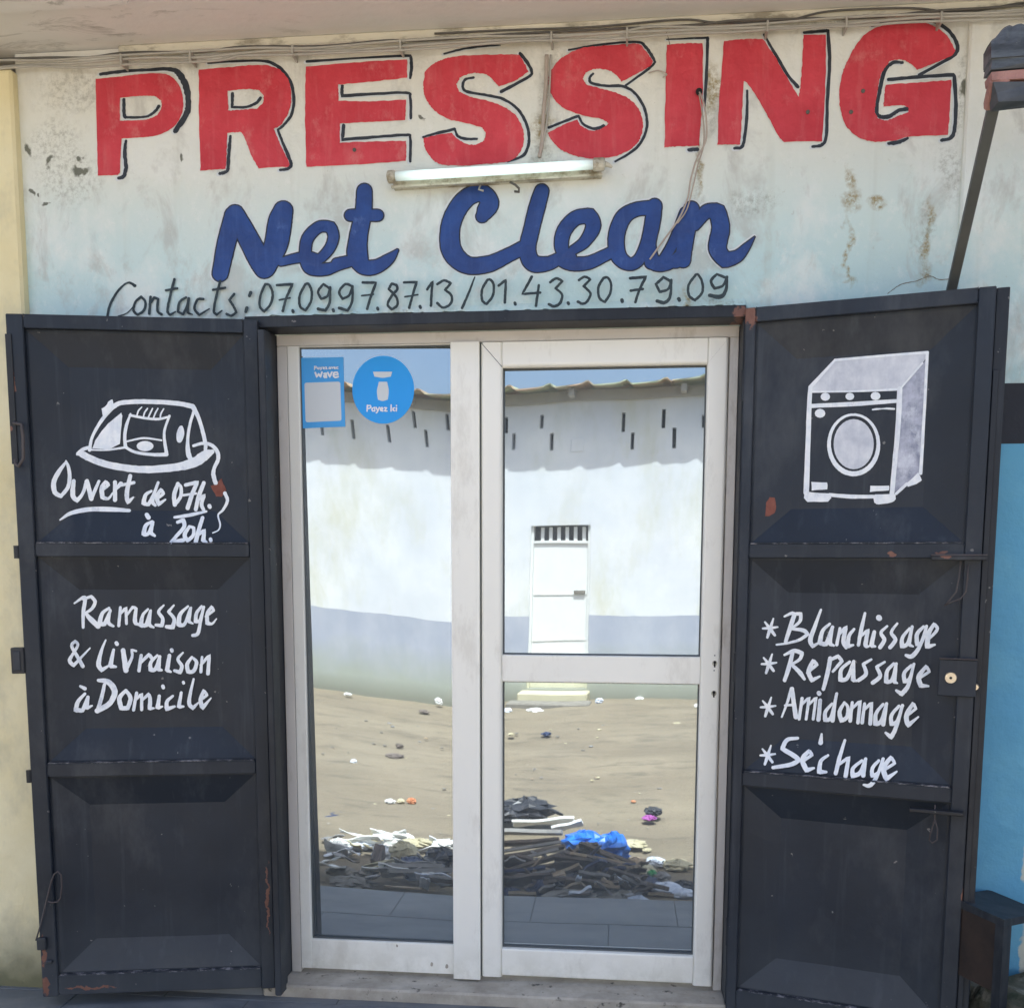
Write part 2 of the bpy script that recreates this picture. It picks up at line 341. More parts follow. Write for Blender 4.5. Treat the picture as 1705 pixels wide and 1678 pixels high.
class MB:
    def __init__(s): s.v = []; s.f = []
    def add(s, vs, fs):
        k = len(s.v); s.v += [tuple(map(float, q)) for q in vs]; s.f += [tuple(k+i for i in f) for f in fs]; return s
    def box(s, x0, y0, z0, x1, y1, z1, T=None, bev=0.):
        if bev > 0:
            b = min(bev, abs(x1-x0)/2.01, abs(y1-y0)/2.01, abs(z1-z0)/2.01)
            vs = []; X = (x0, x1); Y = (y0, y1); Z = (z0, z1); sg = (1, -1); idx = {}
            for i in (0, 1):
                for j in (0, 1):
                    for k in (0, 1):
                        for a in range(3):
                            p = [X[i], Y[j], Z[k]]; 
                            for c, s_ in ((0, i), (1, j), (2, k)):
                                if c != a: p[c] += b*sg[s_]
                            idx[(i, j, k, a)] = len(vs); vs.append(p)
            fs = []
            q = lambda *l: fs.append(tuple(idx[t] for t in l))
            for i in (0, 1):
                q(*[(i, j, k, 0) for j, k in ((0, 0), (0, 1), (1, 1), (1, 0))][::(1 if i == 0 else -1)])
                q(*[(j, i, k, 1) for j, k in ((0, 0), (1, 0), (1, 1), (0, 1))][::(1 if i == 0 else -1)])
                q(*[(j, k, i, 2) for j, k in ((0, 0), (0, 1), (1, 1), (1, 0))][::(1 if i == 0 else -1)])
                for j in (0, 1):
                    q((i, j, 0, 0), (i, j, 1, 0), (i, j, 1, 1), (i, j, 0, 1))
                    q((i, 0, j, 0), (i, 1, j, 0), (i, 1, j, 2), (i, 0, j, 2))
                    q((0, i, j, 1), (1, i, j, 1), (1, i, j, 2), (0, i, j, 2))
                    for k in (0, 1): q((i, j, k, 0), (i, j, k, 1), (i, j, k, 2))
        else:
            vs = [(x, y, z) for x in (x0, x1) for y in (y0, y1) for z in (z0, z1)]
            fs = [(0, 1, 3, 2), (4, 6, 7, 5), (0, 4, 5, 1), (2, 3, 7, 6), (0, 2, 6, 4), (1, 5, 7, 3)]
        if T: vs = [T(*q_) for q_ in vs]
        return s.add(vs, fs)
    def tube(s, pts, r, seg=8, caps=True):
        P = [Vector(p) for p in pts]; k = len(s.v); n = len(P); up = Vector((.123, .31, .94)).normalized()
        for i, p in enumerate(P):
            t = (P[min(i+1, n-1)]-P[max(i-1, 0)]).normalized(); a = t.cross(up)
            if a.length < .05: a = t.cross(Vector((1, 0, 0)))
            a.normalize(); b = t.cross(a); rr = r[i] if isinstance(r, (list, tuple)) else r
            for j in range(seg):
                w_ = 2*math.pi*j/seg; s.v.append(tuple(p+a*math.cos(w_)*rr+b*math.sin(w_)*rr))
        for i in range(n-1):
            for j in range(seg):
                s.f.append((k+i*seg+j, k+i*seg+(j+1) % seg, k+(i+1)*seg+(j+1) % seg, k+(i+1)*seg+j))
        if caps:
            s.f.append(tuple(k+j for j in range(seg))[::-1]); s.f.append(tuple(k+(n-1)*seg+j for j in range(seg)))
        return s
    def build(s, name, mat, parent=None, **kw): return obj(name, s.v, s.f, mat, parent, **kw)

def catmull(P, n=6, closed=False, corner=60):
    """resample points (tuples of any length) with a spline; sharp turns stay corners"""
    P = [np.array(p, float) for p in P]; N = len(P); out = []
    def turn(i):
        if not closed and (i <= 0 or i >= N-1): return True
        a = P[i % N][:2]-P[(i-1) % N][:2]; b = P[(i+1) % N][:2]-P[i % N][:2]
        la, lb = np.linalg.norm(a), np.linalg.norm(b)
        if la < 1e-9 or lb < 1e-9: return True
        return math.degrees(math.acos(max(-1, min(1, float(a@b)/(la*lb))))) > corner
    cr = [turn(i) for i in range(N)]
    for i in range(N if closed else N-1):
        p1, p2 = P[i], P[(i+1) % N]; p0 = P[(i-1) % N] if not cr[i] else 2*p1-p2; p3 = P[(i+2) % N] if not cr[(i+1) % N] else 2*p2-p1
        if cr[i] and cr[(i+1) % N]:
            for k in range(n): out.append(p1+(p2-p1)*k/n)
            continue
        if cr[i]: p0 = p1-(p2-p1)*.5
        if cr[(i+1) % N]: p3 = p2+(p2-p1)*.5
        for k in range(n):
            t = k/n; out.append(.5*((2*p1)+(-p0+p2)*t+(2*p0-5*p1+4*p2-p3)*t*t+(-p0+3*p1-3*p2+p3)*t**3))
    if not closed: out.append(P[-1])
    return out

class Paint:
    """flat brush work laid on a surface; surf(u, v, lift) maps a traced point to the place"""
    def __init__(s, surf, ox, oy, sc, base=.0012, w=14, step=2.2e-5): s.surf = surf; s.o = (ox, oy, sc); s.base = base; s.w = w; s.k = 0; s.v = []; s.f = []; s.step = step
    def pt(s, p, lift):
        ox, oy, sc = s.o; return tuple(s.surf(ox+p[0]/sc, oy+p[1]/sc, lift))
    def lift(s): s.k += 1; return s.base+s.k*s.step
    def stroke(s, pts, w=None, n=6, rough=.0, grow=0., corner=70):
        w = w or s.w; pts = [(p[0], p[1], (p[2] if len(p) > 2 else w)+grow) for p in pts]
        Q = catmull(pts, n, False, corner); N = len(Q); k0 = len(s.v); rg = random.Random(int(pts[0][0]*7+pts[0][1]))
        # round ends
        def ext(a, b, wd):
            d = a[:2]-b[:2]; l = np.linalg.norm(d); return d/l if l > 1e-6 else np.array([1., 0])
        d0 = ext(Q[0], Q[1], 0); d1 = ext(Q[-1], Q[-2], 0)
        pre = [np.array([*(Q[0][:2]+d0*Q[0][2]*.5*math.sin(a)), Q[0][2]*math.cos(a)]) for a in (1.45, 1.1, .7, .35)]
        post = [np.array([*(Q[-1][:2]+d1*Q[-1][2]*.5*math.sin(a)), Q[-1][2]*math.cos(a)]) for a in (.35, .7, 1.1, 1.45)]
        Q = pre+Q+post; N = len(Q)
        for i, q in enumerate(Q):
            a = Q[max(i-1, 0)][:2]; b = Q[min(i+1, N-1)][:2]; t = b-a; l = np.linalg.norm(t); t = t/l if l > 1e-9 else np.array([1., 0]); nn = np.array([-t[1], t[0]])
            h = max(q[2], .4)*.5; lf = s.lift(); j1 = 1+rough*(rg.random()-.5); j2 = 1+rough*(rg.random()-.5)
            s.v.append(s.pt(q[:2]+nn*h*j1, lf)); s.v.append(s.pt(q[:2]-nn*h*j2, lf))
        for i in range(N-1): s.f.append((k0+2*i, k0+2*i+1, k0+2*i+3, k0+2*i+2))
        return s
    def strokes(s, L, **kw):
        for p in L: s.stroke(p, **kw)
        return s
    def dot(s, x, y, r=9, ry=None, n=14):
        ry = ry or r; lf = s.lift(); k = len(s.v)
        for i in range(n):
            a = 2*math.pi*i/n; s.v.append(s.pt((x+r*math.cos(a), y+ry*math.sin(a)), lf))
        s.f.append(tuple(range(k, k+n))); return s
    def poly(s, loops, n=5, jit=0., corner=38, grid=False):
        lf = s.lift(); rg = random.Random(5); LL = []
        for lp in loops:
            q = catmull(lp, n, True, corner); LL.append([Vector((p[0]+(rg.random()-.5)*jit, p[1]+(rg.random()-.5)*jit, 0)) for p in q])
        tri = tessellate_polygon(LL); k = len(s.v); flat = [p for l in LL for p in l]
        pts = [(p.x, p.y) for p in flat]; tris = [tuple(t) for t in tri]
        if grid:
            for _ in range(5):
                mid = {}; new = []; big = False
                def md(a, b):
                    key = (min(a, b), max(a, b))
                    if key not in mid: mid[key] = len(pts); pts.append(((pts[a][0]+pts[b][0])/2, (pts[a][1]+pts[b][1])/2))
                    return mid[key]
                ln = lambda a, b: math.hypot(pts[a][0]-pts[b][0], pts[a][1]-pts[b][1])
                for (a, b, c) in tris:
                    ab, bc, ca = ln(a, b) > grid, ln(b, c) > grid, ln(c, a) > grid; n_ = ab+bc+ca
                    if n_ == 0: new.append((a, b, c)); continue
                    if n_ == 3: x, y, z = md(a, b), md(b, c), md(c, a); new += [(a, x, z), (x, b, y), (z, y, c), (x, y, z)]; continue
                    while not ab or (n_ == 2 and not bc): a, b, c, ab, bc, ca = b, c, a, bc, ca, ab
                    x = md(a, b)
                    if n_ == 1: new += [(a, x, c), (x, b, c)]
                    else: y = md(b, c); new += [(x, b, y), (a, x, c), (x, y, c)]
                tris = new
        for p in pts: s.v.append(s.pt(p, lf))
        s.f += [tuple(k+i for i in t) for t in tris]; return s
    def build(s, name, mat, parent, label=None, flip=None):
        o = obj(name, s.v, s.f, mat, parent); 
        if label: o['label'] = label
        return o

def wallmesh(rects, x0, x1, z0, z1, T, depth, hole_back=None, gx=(), gz=()):
    """a wall face at depth 0 with rectangular openings that have reveals; T(x, d, z) places a point"""
    xs = sorted({x0, x1, *gx} | {r[0] for r in rects} | {r[1] for r in rects}); zs = sorted({z0, z1, *gz} | {r[2] for r in rects} | {r[3] for r in rects})
    mb = MB()
    for i in range(len(xs)-1):
        for j in range(len(zs)-1):
            cx, cz = (xs[i]+xs[i+1])/2, (zs[j]+zs[j+1])/2
            if any(r[0] < cx < r[1] and r[2] < cz < r[3] for r in rects): continue
            mb.add([T(xs[i], 0, zs[j]), T(xs[i+1], 0, zs[j]), T(xs[i+1], 0, zs[j+1]), T(xs[i], 0, zs[j+1])], [(0, 1, 2, 3)])
    for (a, b, c, d) in rects:
        for p, q in (((a, c), (a, d)), ((a, d), (b, d)), ((b, d), (b, c)), ((b, c), (a, c))):
            mb.add([T(p[0], 0, p[1]), T(q[0], 0, q[1]), T(q[0], depth, q[1]), T(p[0], depth, p[1])], [(0, 1, 2, 3)])
    return mb

# ------------------------------------------------------------------ the shop: walls, soffit, floor
WY = -.10
shop = thing('shop_wall', 'hand-painted white shop wall with pale blue daylight in its colour, above and around the doorway', 'wall', (.65, WY, 0))
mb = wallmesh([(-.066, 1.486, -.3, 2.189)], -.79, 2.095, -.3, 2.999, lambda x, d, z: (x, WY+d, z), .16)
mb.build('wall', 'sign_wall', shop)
# ragged lower lip of plaster over the steel lintel
mb = MB(); rg = random.Random(3); n = 90; top = []; bot = []
for i in range(n+1):
    x = -.064+1.548*i/n; zb = 2.187+rg.uniform(-.005, .004); top.append((x, WY-.0015, 2.205+rg.uniform(0, .004))); bot.append((x, WY-.009, zb))
for i in range(n):
    mb.add([top[i], bot[i], bot[i+1], top[i+1]], [(0, 1, 2, 3)]); b0, b1 = bot[i], bot[i+1]
    mb.add([b0, b1, (b1[0], WY+.002, b1[2]), (b0[0], WY+.002, b0[2])], [(0, 1, 2, 3)])
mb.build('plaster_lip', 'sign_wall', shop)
side = thing('neighbour_wall', 'plain wall right of the shop sign, cream over black band over blue', 'wall', (3.5, WY, 0))
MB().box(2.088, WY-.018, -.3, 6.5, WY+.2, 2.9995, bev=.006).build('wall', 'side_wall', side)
pil = thing('pillar', 'cream yellow plastered pillar at the left edge beside the open door', 'pillar', (-1.4, WY, -.045))
MB().box(-2.6, WY-.035, -.3, -.785, WY+.2, 2.945, bev=.008).build('pillar_body', 'yellow', pil)
# soffit of the canopy slab, with a shallow downstand strip further out
mb = MB(); mb.box(-4, -.70, 3.0, 7, WY+.25, 3.14)
struct(mb.build('canopy_slab', 'soffit'))
o = MB().box(-4, -.699, 2.978, -.28, -.372, 2.9985, bev=.006).build('canopy_beam', 'soffit'); tag(o, 'low pale concrete beam under the canopy at the top left corner', 'beam')
# building mass above and behind
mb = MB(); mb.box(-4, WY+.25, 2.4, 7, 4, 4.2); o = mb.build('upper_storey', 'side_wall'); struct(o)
# batten between soffit and wall, with cable clips
bt = thing('ceiling_batten', 'cream batten along the joint of ceiling and sign wall', 'moulding', (.8, WY, 2.98))
MB().box(-.44, WY-.022, 2.972, 2.6, WY-.0005, 2.9995, bev=.004).build('batten', 'batten', bt)
# cables along the top of the wall
def run(name, pts, r, mat, label, grp):
    Q = [tuple(p) for p in catmull([(p[0], p[2], p[1]) for p in pts], 5, False, 170)]
    o = MB().tube([(q[0], q[2], q[1]) for q in Q], r, 7).build(name, mat, smooth=True); tag(o, label, 'cable', grp); return o
G = 'cables strung along the top of the sign wall'
rg = random.Random(9)
def cab(z0, amp, y, seed, xa=-1.2, xb=3.1, extra={}):
    r_ = random.Random(seed); P = []; x = xa
    while x < xb:
        P.append((x, y+r_.uniform(-.003, .003), z0+r_.uniform(-amp, amp)*1.8)); x += r_.uniform(.09, .26)
    return P
run('electric_cable', cab(2.936, .003, WY-.043, 1), .0036, 'cable', 'lowest grey cable of the bundle over the red letters', G)
run('electric_cable', cab(2.946, .0035, WY-.040, 2), .0042, 'cable', 'thick grey cable second from the bottom of the bundle', G)
run('electric_cable', cab(2.957, .003, WY-.043, 3), .0034, 'cable', 'pale grey cable in the middle of the bundle', G)
run('electric_cable', cab(2.966, .004, WY-.036, 4), .0034, 'cabled', 'darker cable that waves above the middle of the bundle', G)
run('electric_cable', cab(2.976, .006, WY-.030, 5, .55, 3.1), .0030, 'cabled', 'thin topmost cable against the batten on the right half', G)
mbc = MB(); r_ = random.Random(21)
for x in [-.42, -.2, .12, .45, .9, 1.12, 1.52, 1.74, 2.0]:
    c = thing('cable_clip', 'small dark clip holding the cable bundle to the wall above the letters', 'clip', (x, WY, 2.95), 'clips along the cable bundle')
    MB().box(x-.003, WY-.050, 2.931, x+.003, WY-.001, 2.962, bev=.001).build('strap', 'cable', c)
    MB().box(x-.007, WY-.008, 2.968+r_.uniform(0, .006), x+.007, WY-.0005, 2.980, bev=.001).build('nail_plate', 'cable', c)
# floor: terrace slab with slate tiles, sill
T_Y = -.985
o = MB().box(-4, T_Y, -.35, 1.60, WY, -.0478).build('terrace', 'grout'); struct(o)
ang = rad(-1.5); ca, sa = math.cos(ang), math.sin(ang)
ts = .60; base = o; shared = {}
rowy = [WY-.005, -.155, -.655, T_Y+.004]
def tile(x0, x1, y0, y1):
    me_mb = MB().box(x0+.0017, y1+.0017, -.0478, x1-.0017, y0-.0017, -.045, bev=.0025); me_mb.build('floor_tile', 'tile', base)
xs = [-4, -3.4, -2.8, -2.2, -1.6, -1.0, -.40, .20, .80, 1.40, 1.60]
for r in range(3):
    sh = [0, .30, -.02][r]
    for i in range(len(xs)-1):
        a = max(-4, xs[i]+sh if i else -4); b = min(1.6, xs[i+1]+sh) if i < len(xs)-2 else 1.6
        if b-a > .03: tile(a, b, rowy[r], rowy[r+1])
o = MB().box(-.784, WY-.012, -.0565, -.067, WY+.01, .05, bev=.003).build('shade_strip', 'tile'); tag(o, 'added dark strip of shade behind the left steel leaf', 'shading')  # added dark strip, stands in for the shade below the left leaf
o = MB().box(1.487, WY-.012, -.0565, 2.087, WY+.01, .05, bev=.003).build('shade_strip', 'tile'); tag(o, 'added dark strip of shade behind the right steel leaf', 'shading')  # same added strip of shade below the right leaf
sl_ = thing('door_sill', 'worn beige cement sill under the glass door', 'sill', (.7, -.05, -.045))
mb = MB().box(-.066, -.116, -.05, 1.486, .06, -.004, bev=.006); mb.build('sill_slab', 'sill', sl_)
o = MB(); r_ = random.Random(4); nx, ny = 50, 26
for j in range(ny+1):
    for i in range(nx+1):
        o.v.append((1.6+5*i/nx, WY-.02-1.6*j/ny, -.075+r_.uniform(-.014, .014)+.02*math.sin(i*.9)*math.cos(j*.7)))
for j in range(ny):
    for i in range(nx):
        k = j*(nx+1)+i; o.f.append((k, k+nx+1, k+nx+2, k+1))
struct(o.build('rough_pavement', 'moss', smooth=True))
# dirt street
o = MB(); nx, ny = 150, 110; r_ = np.random.RandomState(2); ph = r_.rand(12, 3)
def gh(x, y):
    s_ = 0.
    for i in range(12):
        k = 1.2*1.35**i; s_ += math.sin(x*k*math.cos(ph[i, 0]*6.3)+y*k*math.sin(ph[i, 0]*6.3)+ph[i, 1]*6.3)*.020/1.22**i
    return s_*.75
gx_ = [-60, -40, -25, -15]+list(np.linspace(-9, 9, nx-7))+[15, 25, 40, 60]; gy_ = list(np.linspace(T_Y-.0, -9.5, ny-5))+[-13, -20, -35, -60, -90]
gx_ = [float(q) for q in gx_]; gy_ = [6.0, float(T_Y)+.05]+[float(q) for q in gy_]
for y in gy_:
    for x in gx_: o.v.append((x, y, -.2+(gh(x, y) if abs(x) < 10 and -10 < y < -1.05 else 0)))
W_ = len(gx_)
for j in range(len(gy_)-1):
    for i in range(W_-1):
        k = j*W_+i; o.f.append((k, k+W_, k+W_+1, k+1))
struct(o.build('ground', 'dirt', smooth=True))

# ------------------------------------------------------------------ lettering on the wall
def wsurf(u, v, lift): 
    P = aty(u, v, WY-lift); return P
Z1 = 2.8417
def PA(ox, oy, sc=Z1, **k): return Paint(wsurf, ox, oy, sc, **k)
def letter(label, ox, loops, shadow, sc=Z1, jit=3.2):
    # the dark drop line is a part of its own under the letter it shades
    L = PA(ox, 0, sc, base=.0023); L.poly(loops, n=9, jit=jit*1.15, corner=34); o = L.build('painted_letter', 'red', shop, label=label)
    if shadow:
        wide = 10
        H = PA(ox, 0, sc, base=.0004, step=2e-6); H.strokes([[(q[0]-sc*2.0, q[1]+sc*1.2)+tuple(q[2:]) for q in s_] for s_ in shadow], w=wide, grow=sc*2.4, rough=.2); H.build('pale_halo', 'stkgrey', o)
        for k_, one in enumerate(shadow):
            Sx = PA(ox, 0, sc, base=.0013+k_*.0001, step=3e-6); Sx.strokes([one], w=12, rough=.35, grow=sc*.55); Sx.build('drop_line', 'inkwall', o)
letter('red painted letter P', 0, [[(785, 650), (1000, 630), (1180, 608), (1340, 608), (1420, 640), (1480, 720), (1505, 830), (1495, 930), (1440, 1030), (1340, 1095), (1220, 1125), (1000, 1140), (990, 1300), (985, 1420), (968, 1440), (805, 1445), (795, 1100)],
    [(985, 805), (1150, 790), (1270, 790), (1325, 830), (1325, 890), (1290, 950), (1200, 985), (1080, 992), (985, 995)]],
    [[(825, 612, 22), (1000, 590, 26), (1200, 577, 22), (1400, 572, 30), (1480, 620, 48), (1535, 740, 48), (1545, 880, 44), (1520, 960, 44), (1440, 1080, 34)], [(1018, 820, 24), (1022, 950, 24), (1060, 965, 18), (1200, 960, 18), (1270, 920, 20), (1305, 875, 24)], [(1035, 1160, 20), (1025, 1250, 28), (1035, 1380, 28), (1015, 1450, 28), (975, 1465, 24)]], sc=4.935)
letter('red painted letter R', 0, [[(940, 330), (1100, 318), (1230, 308), (1310, 325), (1360, 370), (1378, 440), (1370, 520), (1330, 590), (1295, 610), (1330, 690), (1370, 775), (1365, 790), (1225, 797), (1190, 740), (1160, 660), (1140, 625), (1075, 630), (1072, 730), (1068, 800), (948, 808), (942, 560)],
    [(1078, 430), (1170, 423), (1225, 428), (1248, 455), (1245, 490), (1215, 515), (1150, 520), (1080, 525)]],
    [[(985, 300, 8), (1100, 292, 9), (1250, 290, 12), (1320, 320, 15), (1370, 380, 14), (1390, 460, 13), (1380, 540, 12), (1345, 590, 11), (1315, 615, 9)], [(1315, 615, 10), (1335, 670), (1365, 740, 14), (1378, 780, 14), (1360, 800, 14), (1325, 805, 10)], [(1100, 445, 15), (1098, 508, 12), (1160, 508, 10), (1210, 490, 12), (1232, 465, 14)], [(1090, 645, 10), (1085, 700, 14), (1080, 770, 14), (1075, 810, 14), (1040, 822, 14)]])
letter('red painted letter E', 0, [[(509, 111), (600, 104), (678, 99), (678, 130), (620, 136), (563, 141), (564, 168), (620, 169), (676, 166), (675, 200), (620, 203), (566, 206), (566, 238), (620, 236), (676, 235), (676, 268), (600, 274), (510, 278), (508, 190)]],
    [[(511, 103, 4), (600, 97, 3), (684, 93, 4), (685, 112, 5), (683, 130, 4)], [(570, 144, 5), (569, 160, 5), (620, 157, 4.5), (676, 155, 4), (683, 163, 4), (684, 197, 4)], [(572, 209, 5), (570, 233, 5), (620, 229, 4.5), (676, 225, 4), (683, 231, 4), (683, 269, 4)]], sc=1, jit=1.1)
letter('red painted first letter S', 560, [[(455, 305), (500, 285), (560, 268), (680, 262), (820, 258), (865, 260), (890, 300), (908, 340), (850, 380), (770, 410), (745, 385), (720, 360), (680, 348), (630, 350), (585, 368), (568, 400), (580, 435), (640, 460), (740, 485), (830, 530), (875, 590), (888, 650), (880, 700), (850, 745), (800, 768), (700, 778), (600, 784), (500, 780), (450, 750), (420, 700), (412, 655), (480, 640), (545, 628), (570, 655), (610, 680), (660, 685), (700, 665), (708, 630), (690, 605), (600, 580), (530, 565), (460, 520), (420, 460), (412, 400), (420, 340)]],
    [[(510, 256, 7), (600, 233, 9), (700, 219, 9), (775, 216, 5)], [(870, 255, 14), (905, 300, 14), (925, 345, 12), (900, 370, 12), (780, 435, 14)], [(650, 368, 9), (610, 378, 11), (598, 410, 12), (620, 435, 12), (700, 450), (790, 470), (860, 520), (900, 590), (912, 650), (905, 700), (880, 740), (810, 765, 8)], [(410, 650, 8), (480, 630, 11), (560, 612, 12)], [(562, 616, 8), (575, 645, 11), (610, 658, 12), (665, 658, 9)]])
letter('red painted second letter S', 560, [[(1010, 350), (1045, 295), (1090, 260), (1160, 230), (1250, 218), (1400, 208), (1440, 212), (1470, 250), (1498, 290), (1490, 310), (1430, 345), (1350, 388), (1320, 352), (1280, 332), (1220, 328), (1180, 345), (1165, 375), (1185, 402), (1260, 422), (1350, 450), (1410, 490), (1445, 550), (1450, 610), (1430, 670), (1380, 715), (1300, 745), (1200, 750), (1120, 735), (1050, 700), (1010, 650), (1000, 630), (1080, 590), (1140, 565), (1155, 595), (1200, 618), (1250, 612), (1288, 585), (1250, 563), (1160, 545), (1080, 515), (1030, 470), (1005, 410)]],
    [[(1100, 238, 8), (1250, 212, 9), (1420, 200, 10), (1460, 220, 13), (1490, 260, 13), (1508, 295, 10), (1480, 325, 10), (1370, 405, 9)], [(1215, 350, 9), (1198, 370, 11), (1210, 395, 12), (1280, 408), (1360, 410), (1420, 450), (1460, 520), (1470, 590), (1455, 650), (1410, 710), (1320, 765, 9)], [(1005, 605, 11), (1080, 575, 12), (1145, 550, 12)], [(1147, 552, 9), (1170, 590, 11), (1220, 610, 12), (1265, 597, 14)]])
letter('red painted letter I', 1105, [[(15, 212), (100, 207), (185, 205), (185, 450), (168, 690), (80, 693), (5, 698), (8, 450)]],
    [[(15, 188, 5), (110, 184, 7), (207, 180, 9)], [(208, 182, 14), (205, 300, 14), (198, 430, 13), (195, 520, 4)], [(120, 710, 16), (160, 708, 16)]])
letter('red painted letter N', 1105, [[(285, 195), (380, 187), (470, 185), (520, 260), (580, 360), (640, 460), (650, 380), (655, 300), (662, 165), (768, 165), (765, 400), (750, 670), (570, 672), (540, 640), (470, 510), (400, 400), (378, 385), (370, 560), (362, 685), (255, 685), (262, 500)]],
    [[(475, 165, 9), (530, 260, 13), (590, 360, 13), (635, 412, 15)], [(665, 156, 12), (770, 147, 15)], [(778, 148, 14), (785, 300, 15), (775, 480, 14), (770, 640, 14), (750, 685, 14), (705, 695, 12)], [(395, 430, 9), (395, 520, 13), (385, 640, 14), (370, 695, 14), (335, 703, 12)]])
letter('red painted letter G', 1105, [[(845, 350), (870, 290), (920, 200), (990, 140), (1090, 110), (1200, 105), (1280, 125), (1340, 170), (1380, 240), (1368, 262), (1280, 300), (1200, 332), (1165, 300), (1120, 283), (1070, 290), (1030, 350), (1010, 440), (998, 530), (1015, 562), (1055, 570), (1110, 550), (1158, 532), (1160, 512), (1130, 500), (1040, 505), (1045, 450), (1050, 402), (1200, 392), (1362, 380), (1355, 520), (1345, 640), (1170, 648), (1090, 665), (1000, 672), (920, 650), (860, 590), (835, 510), (832, 430)]],
    [[(985, 125, 8), (1100, 98, 12), (1260, 98, 14), (1340, 140, 16), (1385, 200, 17), (1385, 250, 16), (1330, 290, 15), (1210, 355, 14)], [(1065, 378, 16), (1200, 366, 15), (1370, 355, 16)], [(1375, 362, 16), (1383, 500, 16), (1375, 620, 16), (1355, 655, 16), (1315, 665, 14)], [(1130, 298, 12), (1085, 298, 14), (1045, 340, 16), (1020, 440, 16), (1008, 530, 16), (1030, 555, 18), (1070, 550, 18), (1110, 525, 16), (1155, 517, 18)], [(1065, 680, 14), (1110, 674, 18), (1155, 655, 10)]])
# the blue script words
def word(label, parts):
    o = None
    V = []; 
    Hh = Paint(wsurf, 0, 0, 1, base=.0004, step=4e-6); 
    for ox, L in parts: Hh.o = (ox, 0, Z1); Hh.strokes([[(q[0]-3, q[1]-2)+tuple(q[2:]) for q in l] for l in L], w=60, n=8, grow=19, rough=.02)
    K = Paint(wsurf, 0, 0, 1, base=.0013, step=4e-6)
    for ox, L in parts: K.o = (ox, 0, Z1); K.strokes(L, w=60, n=8, grow=9, rough=.03)
    B = Paint(wsurf, 0, 0, 1, base=.0028, step=6e-6)
    for ox, L in parts: B.o = (ox, 0, Z1); B.strokes(L, w=60, n=8, grow=-4, rough=.03)
    o = B.build('painted_word', 'blue', shop, label=label); K.build('dark_outline', 'inkwall', o); Hh.build('pale_outline', 'stkgrey', o)
word('royal blue script word Net', [(0, [[(1042, 1295, 76), (1072, 1150, 86), (1108, 1020, 90)], [(1112, 1012, 84), (1170, 1120, 95), (1225, 1225, 100), (1250, 1272, 92)], [(1255, 1270, 92), (1305, 1160, 108), (1325, 1050, 110), (1340, 998, 92)],
      [(1330, 1240, 40), (1390, 1225, 46), (1440, 1215, 50)],
      [(1500, 1228, 50), (1443, 1210, 56), (1455, 1130, 56), (1510, 1075, 54), (1565, 1075, 54), (1578, 1120, 52), (1560, 1175, 50), (1515, 1225, 46), (1490, 1232, 40)],
      [(1440, 1225, 50), (1470, 1270, 60), (1540, 1275, 58), (1600, 1258, 46), (1680, 1235, 42)]]),
      (560, [[(133, 905, 72), (128, 1000, 78), (105, 1120, 85), (100, 1205, 96), (130, 1262, 76), (190, 1262, 66), (250, 1225, 50), (288, 1186, 14)], [(66, 1020, 56), (130, 1019, 58), (196, 1020, 56)], [(0, 1245, 46), (60, 1235, 50)]])])
word('royal blue script word Clean', [(560, [[(690, 1025, 60), (705, 1000, 80), (725, 960, 86), (690, 915, 80), (620, 935, 84), (562, 1010, 88), (537, 1100, 90), (550, 1195, 94), (620, 1255, 82), (720, 1250, 76), (810, 1210, 66), (890, 1170, 66)],
      [(972, 905, 68), (950, 980, 76), (925, 1080, 74), (905, 1180, 78), (930, 1245, 80), (1000, 1248, 66), (1050, 1225, 56)],
      [(1110, 1222, 56), (1068, 1180, 64), (1075, 1100, 68), (1130, 1035, 68), (1200, 1022, 72), (1215, 1075, 70), (1175, 1145, 54), (1120, 1185, 44)], [(1050, 1225, 56), (1110, 1248, 66), (1190, 1245, 62), (1260, 1215, 56), (1320, 1185, 54)],
      [(1490, 985, 70), (1420, 992, 66), (1358, 1030, 74), (1325, 1120, 76), (1335, 1210, 74), (1385, 1250, 62), (1435, 1225, 56), (1475, 1130, 58), (1500, 1030, 66)], [(1506, 975, 70), (1495, 1060, 72), (1478, 1160, 68), (1500, 1240, 72), (1570, 1250, 56), (1640, 1195, 50)]]),
      (1105, [[(-10, 1245, 50), (30, 1180, 50), (65, 1110, 54), (105, 1010, 60)], [(-60, 1245, 60), (10, 1240, 56), (60, 1245, 50)],
      [(132, 990, 74), (115, 1080, 74), (97, 1180, 74), (92, 1232, 72)], [(150, 1070, 44), (200, 1005, 66), (255, 1002, 80), (270, 1080, 84), (255, 1175, 84), (290, 1232, 74), (350, 1212, 58), (395, 1165, 34), (430, 1122, 5)]])])
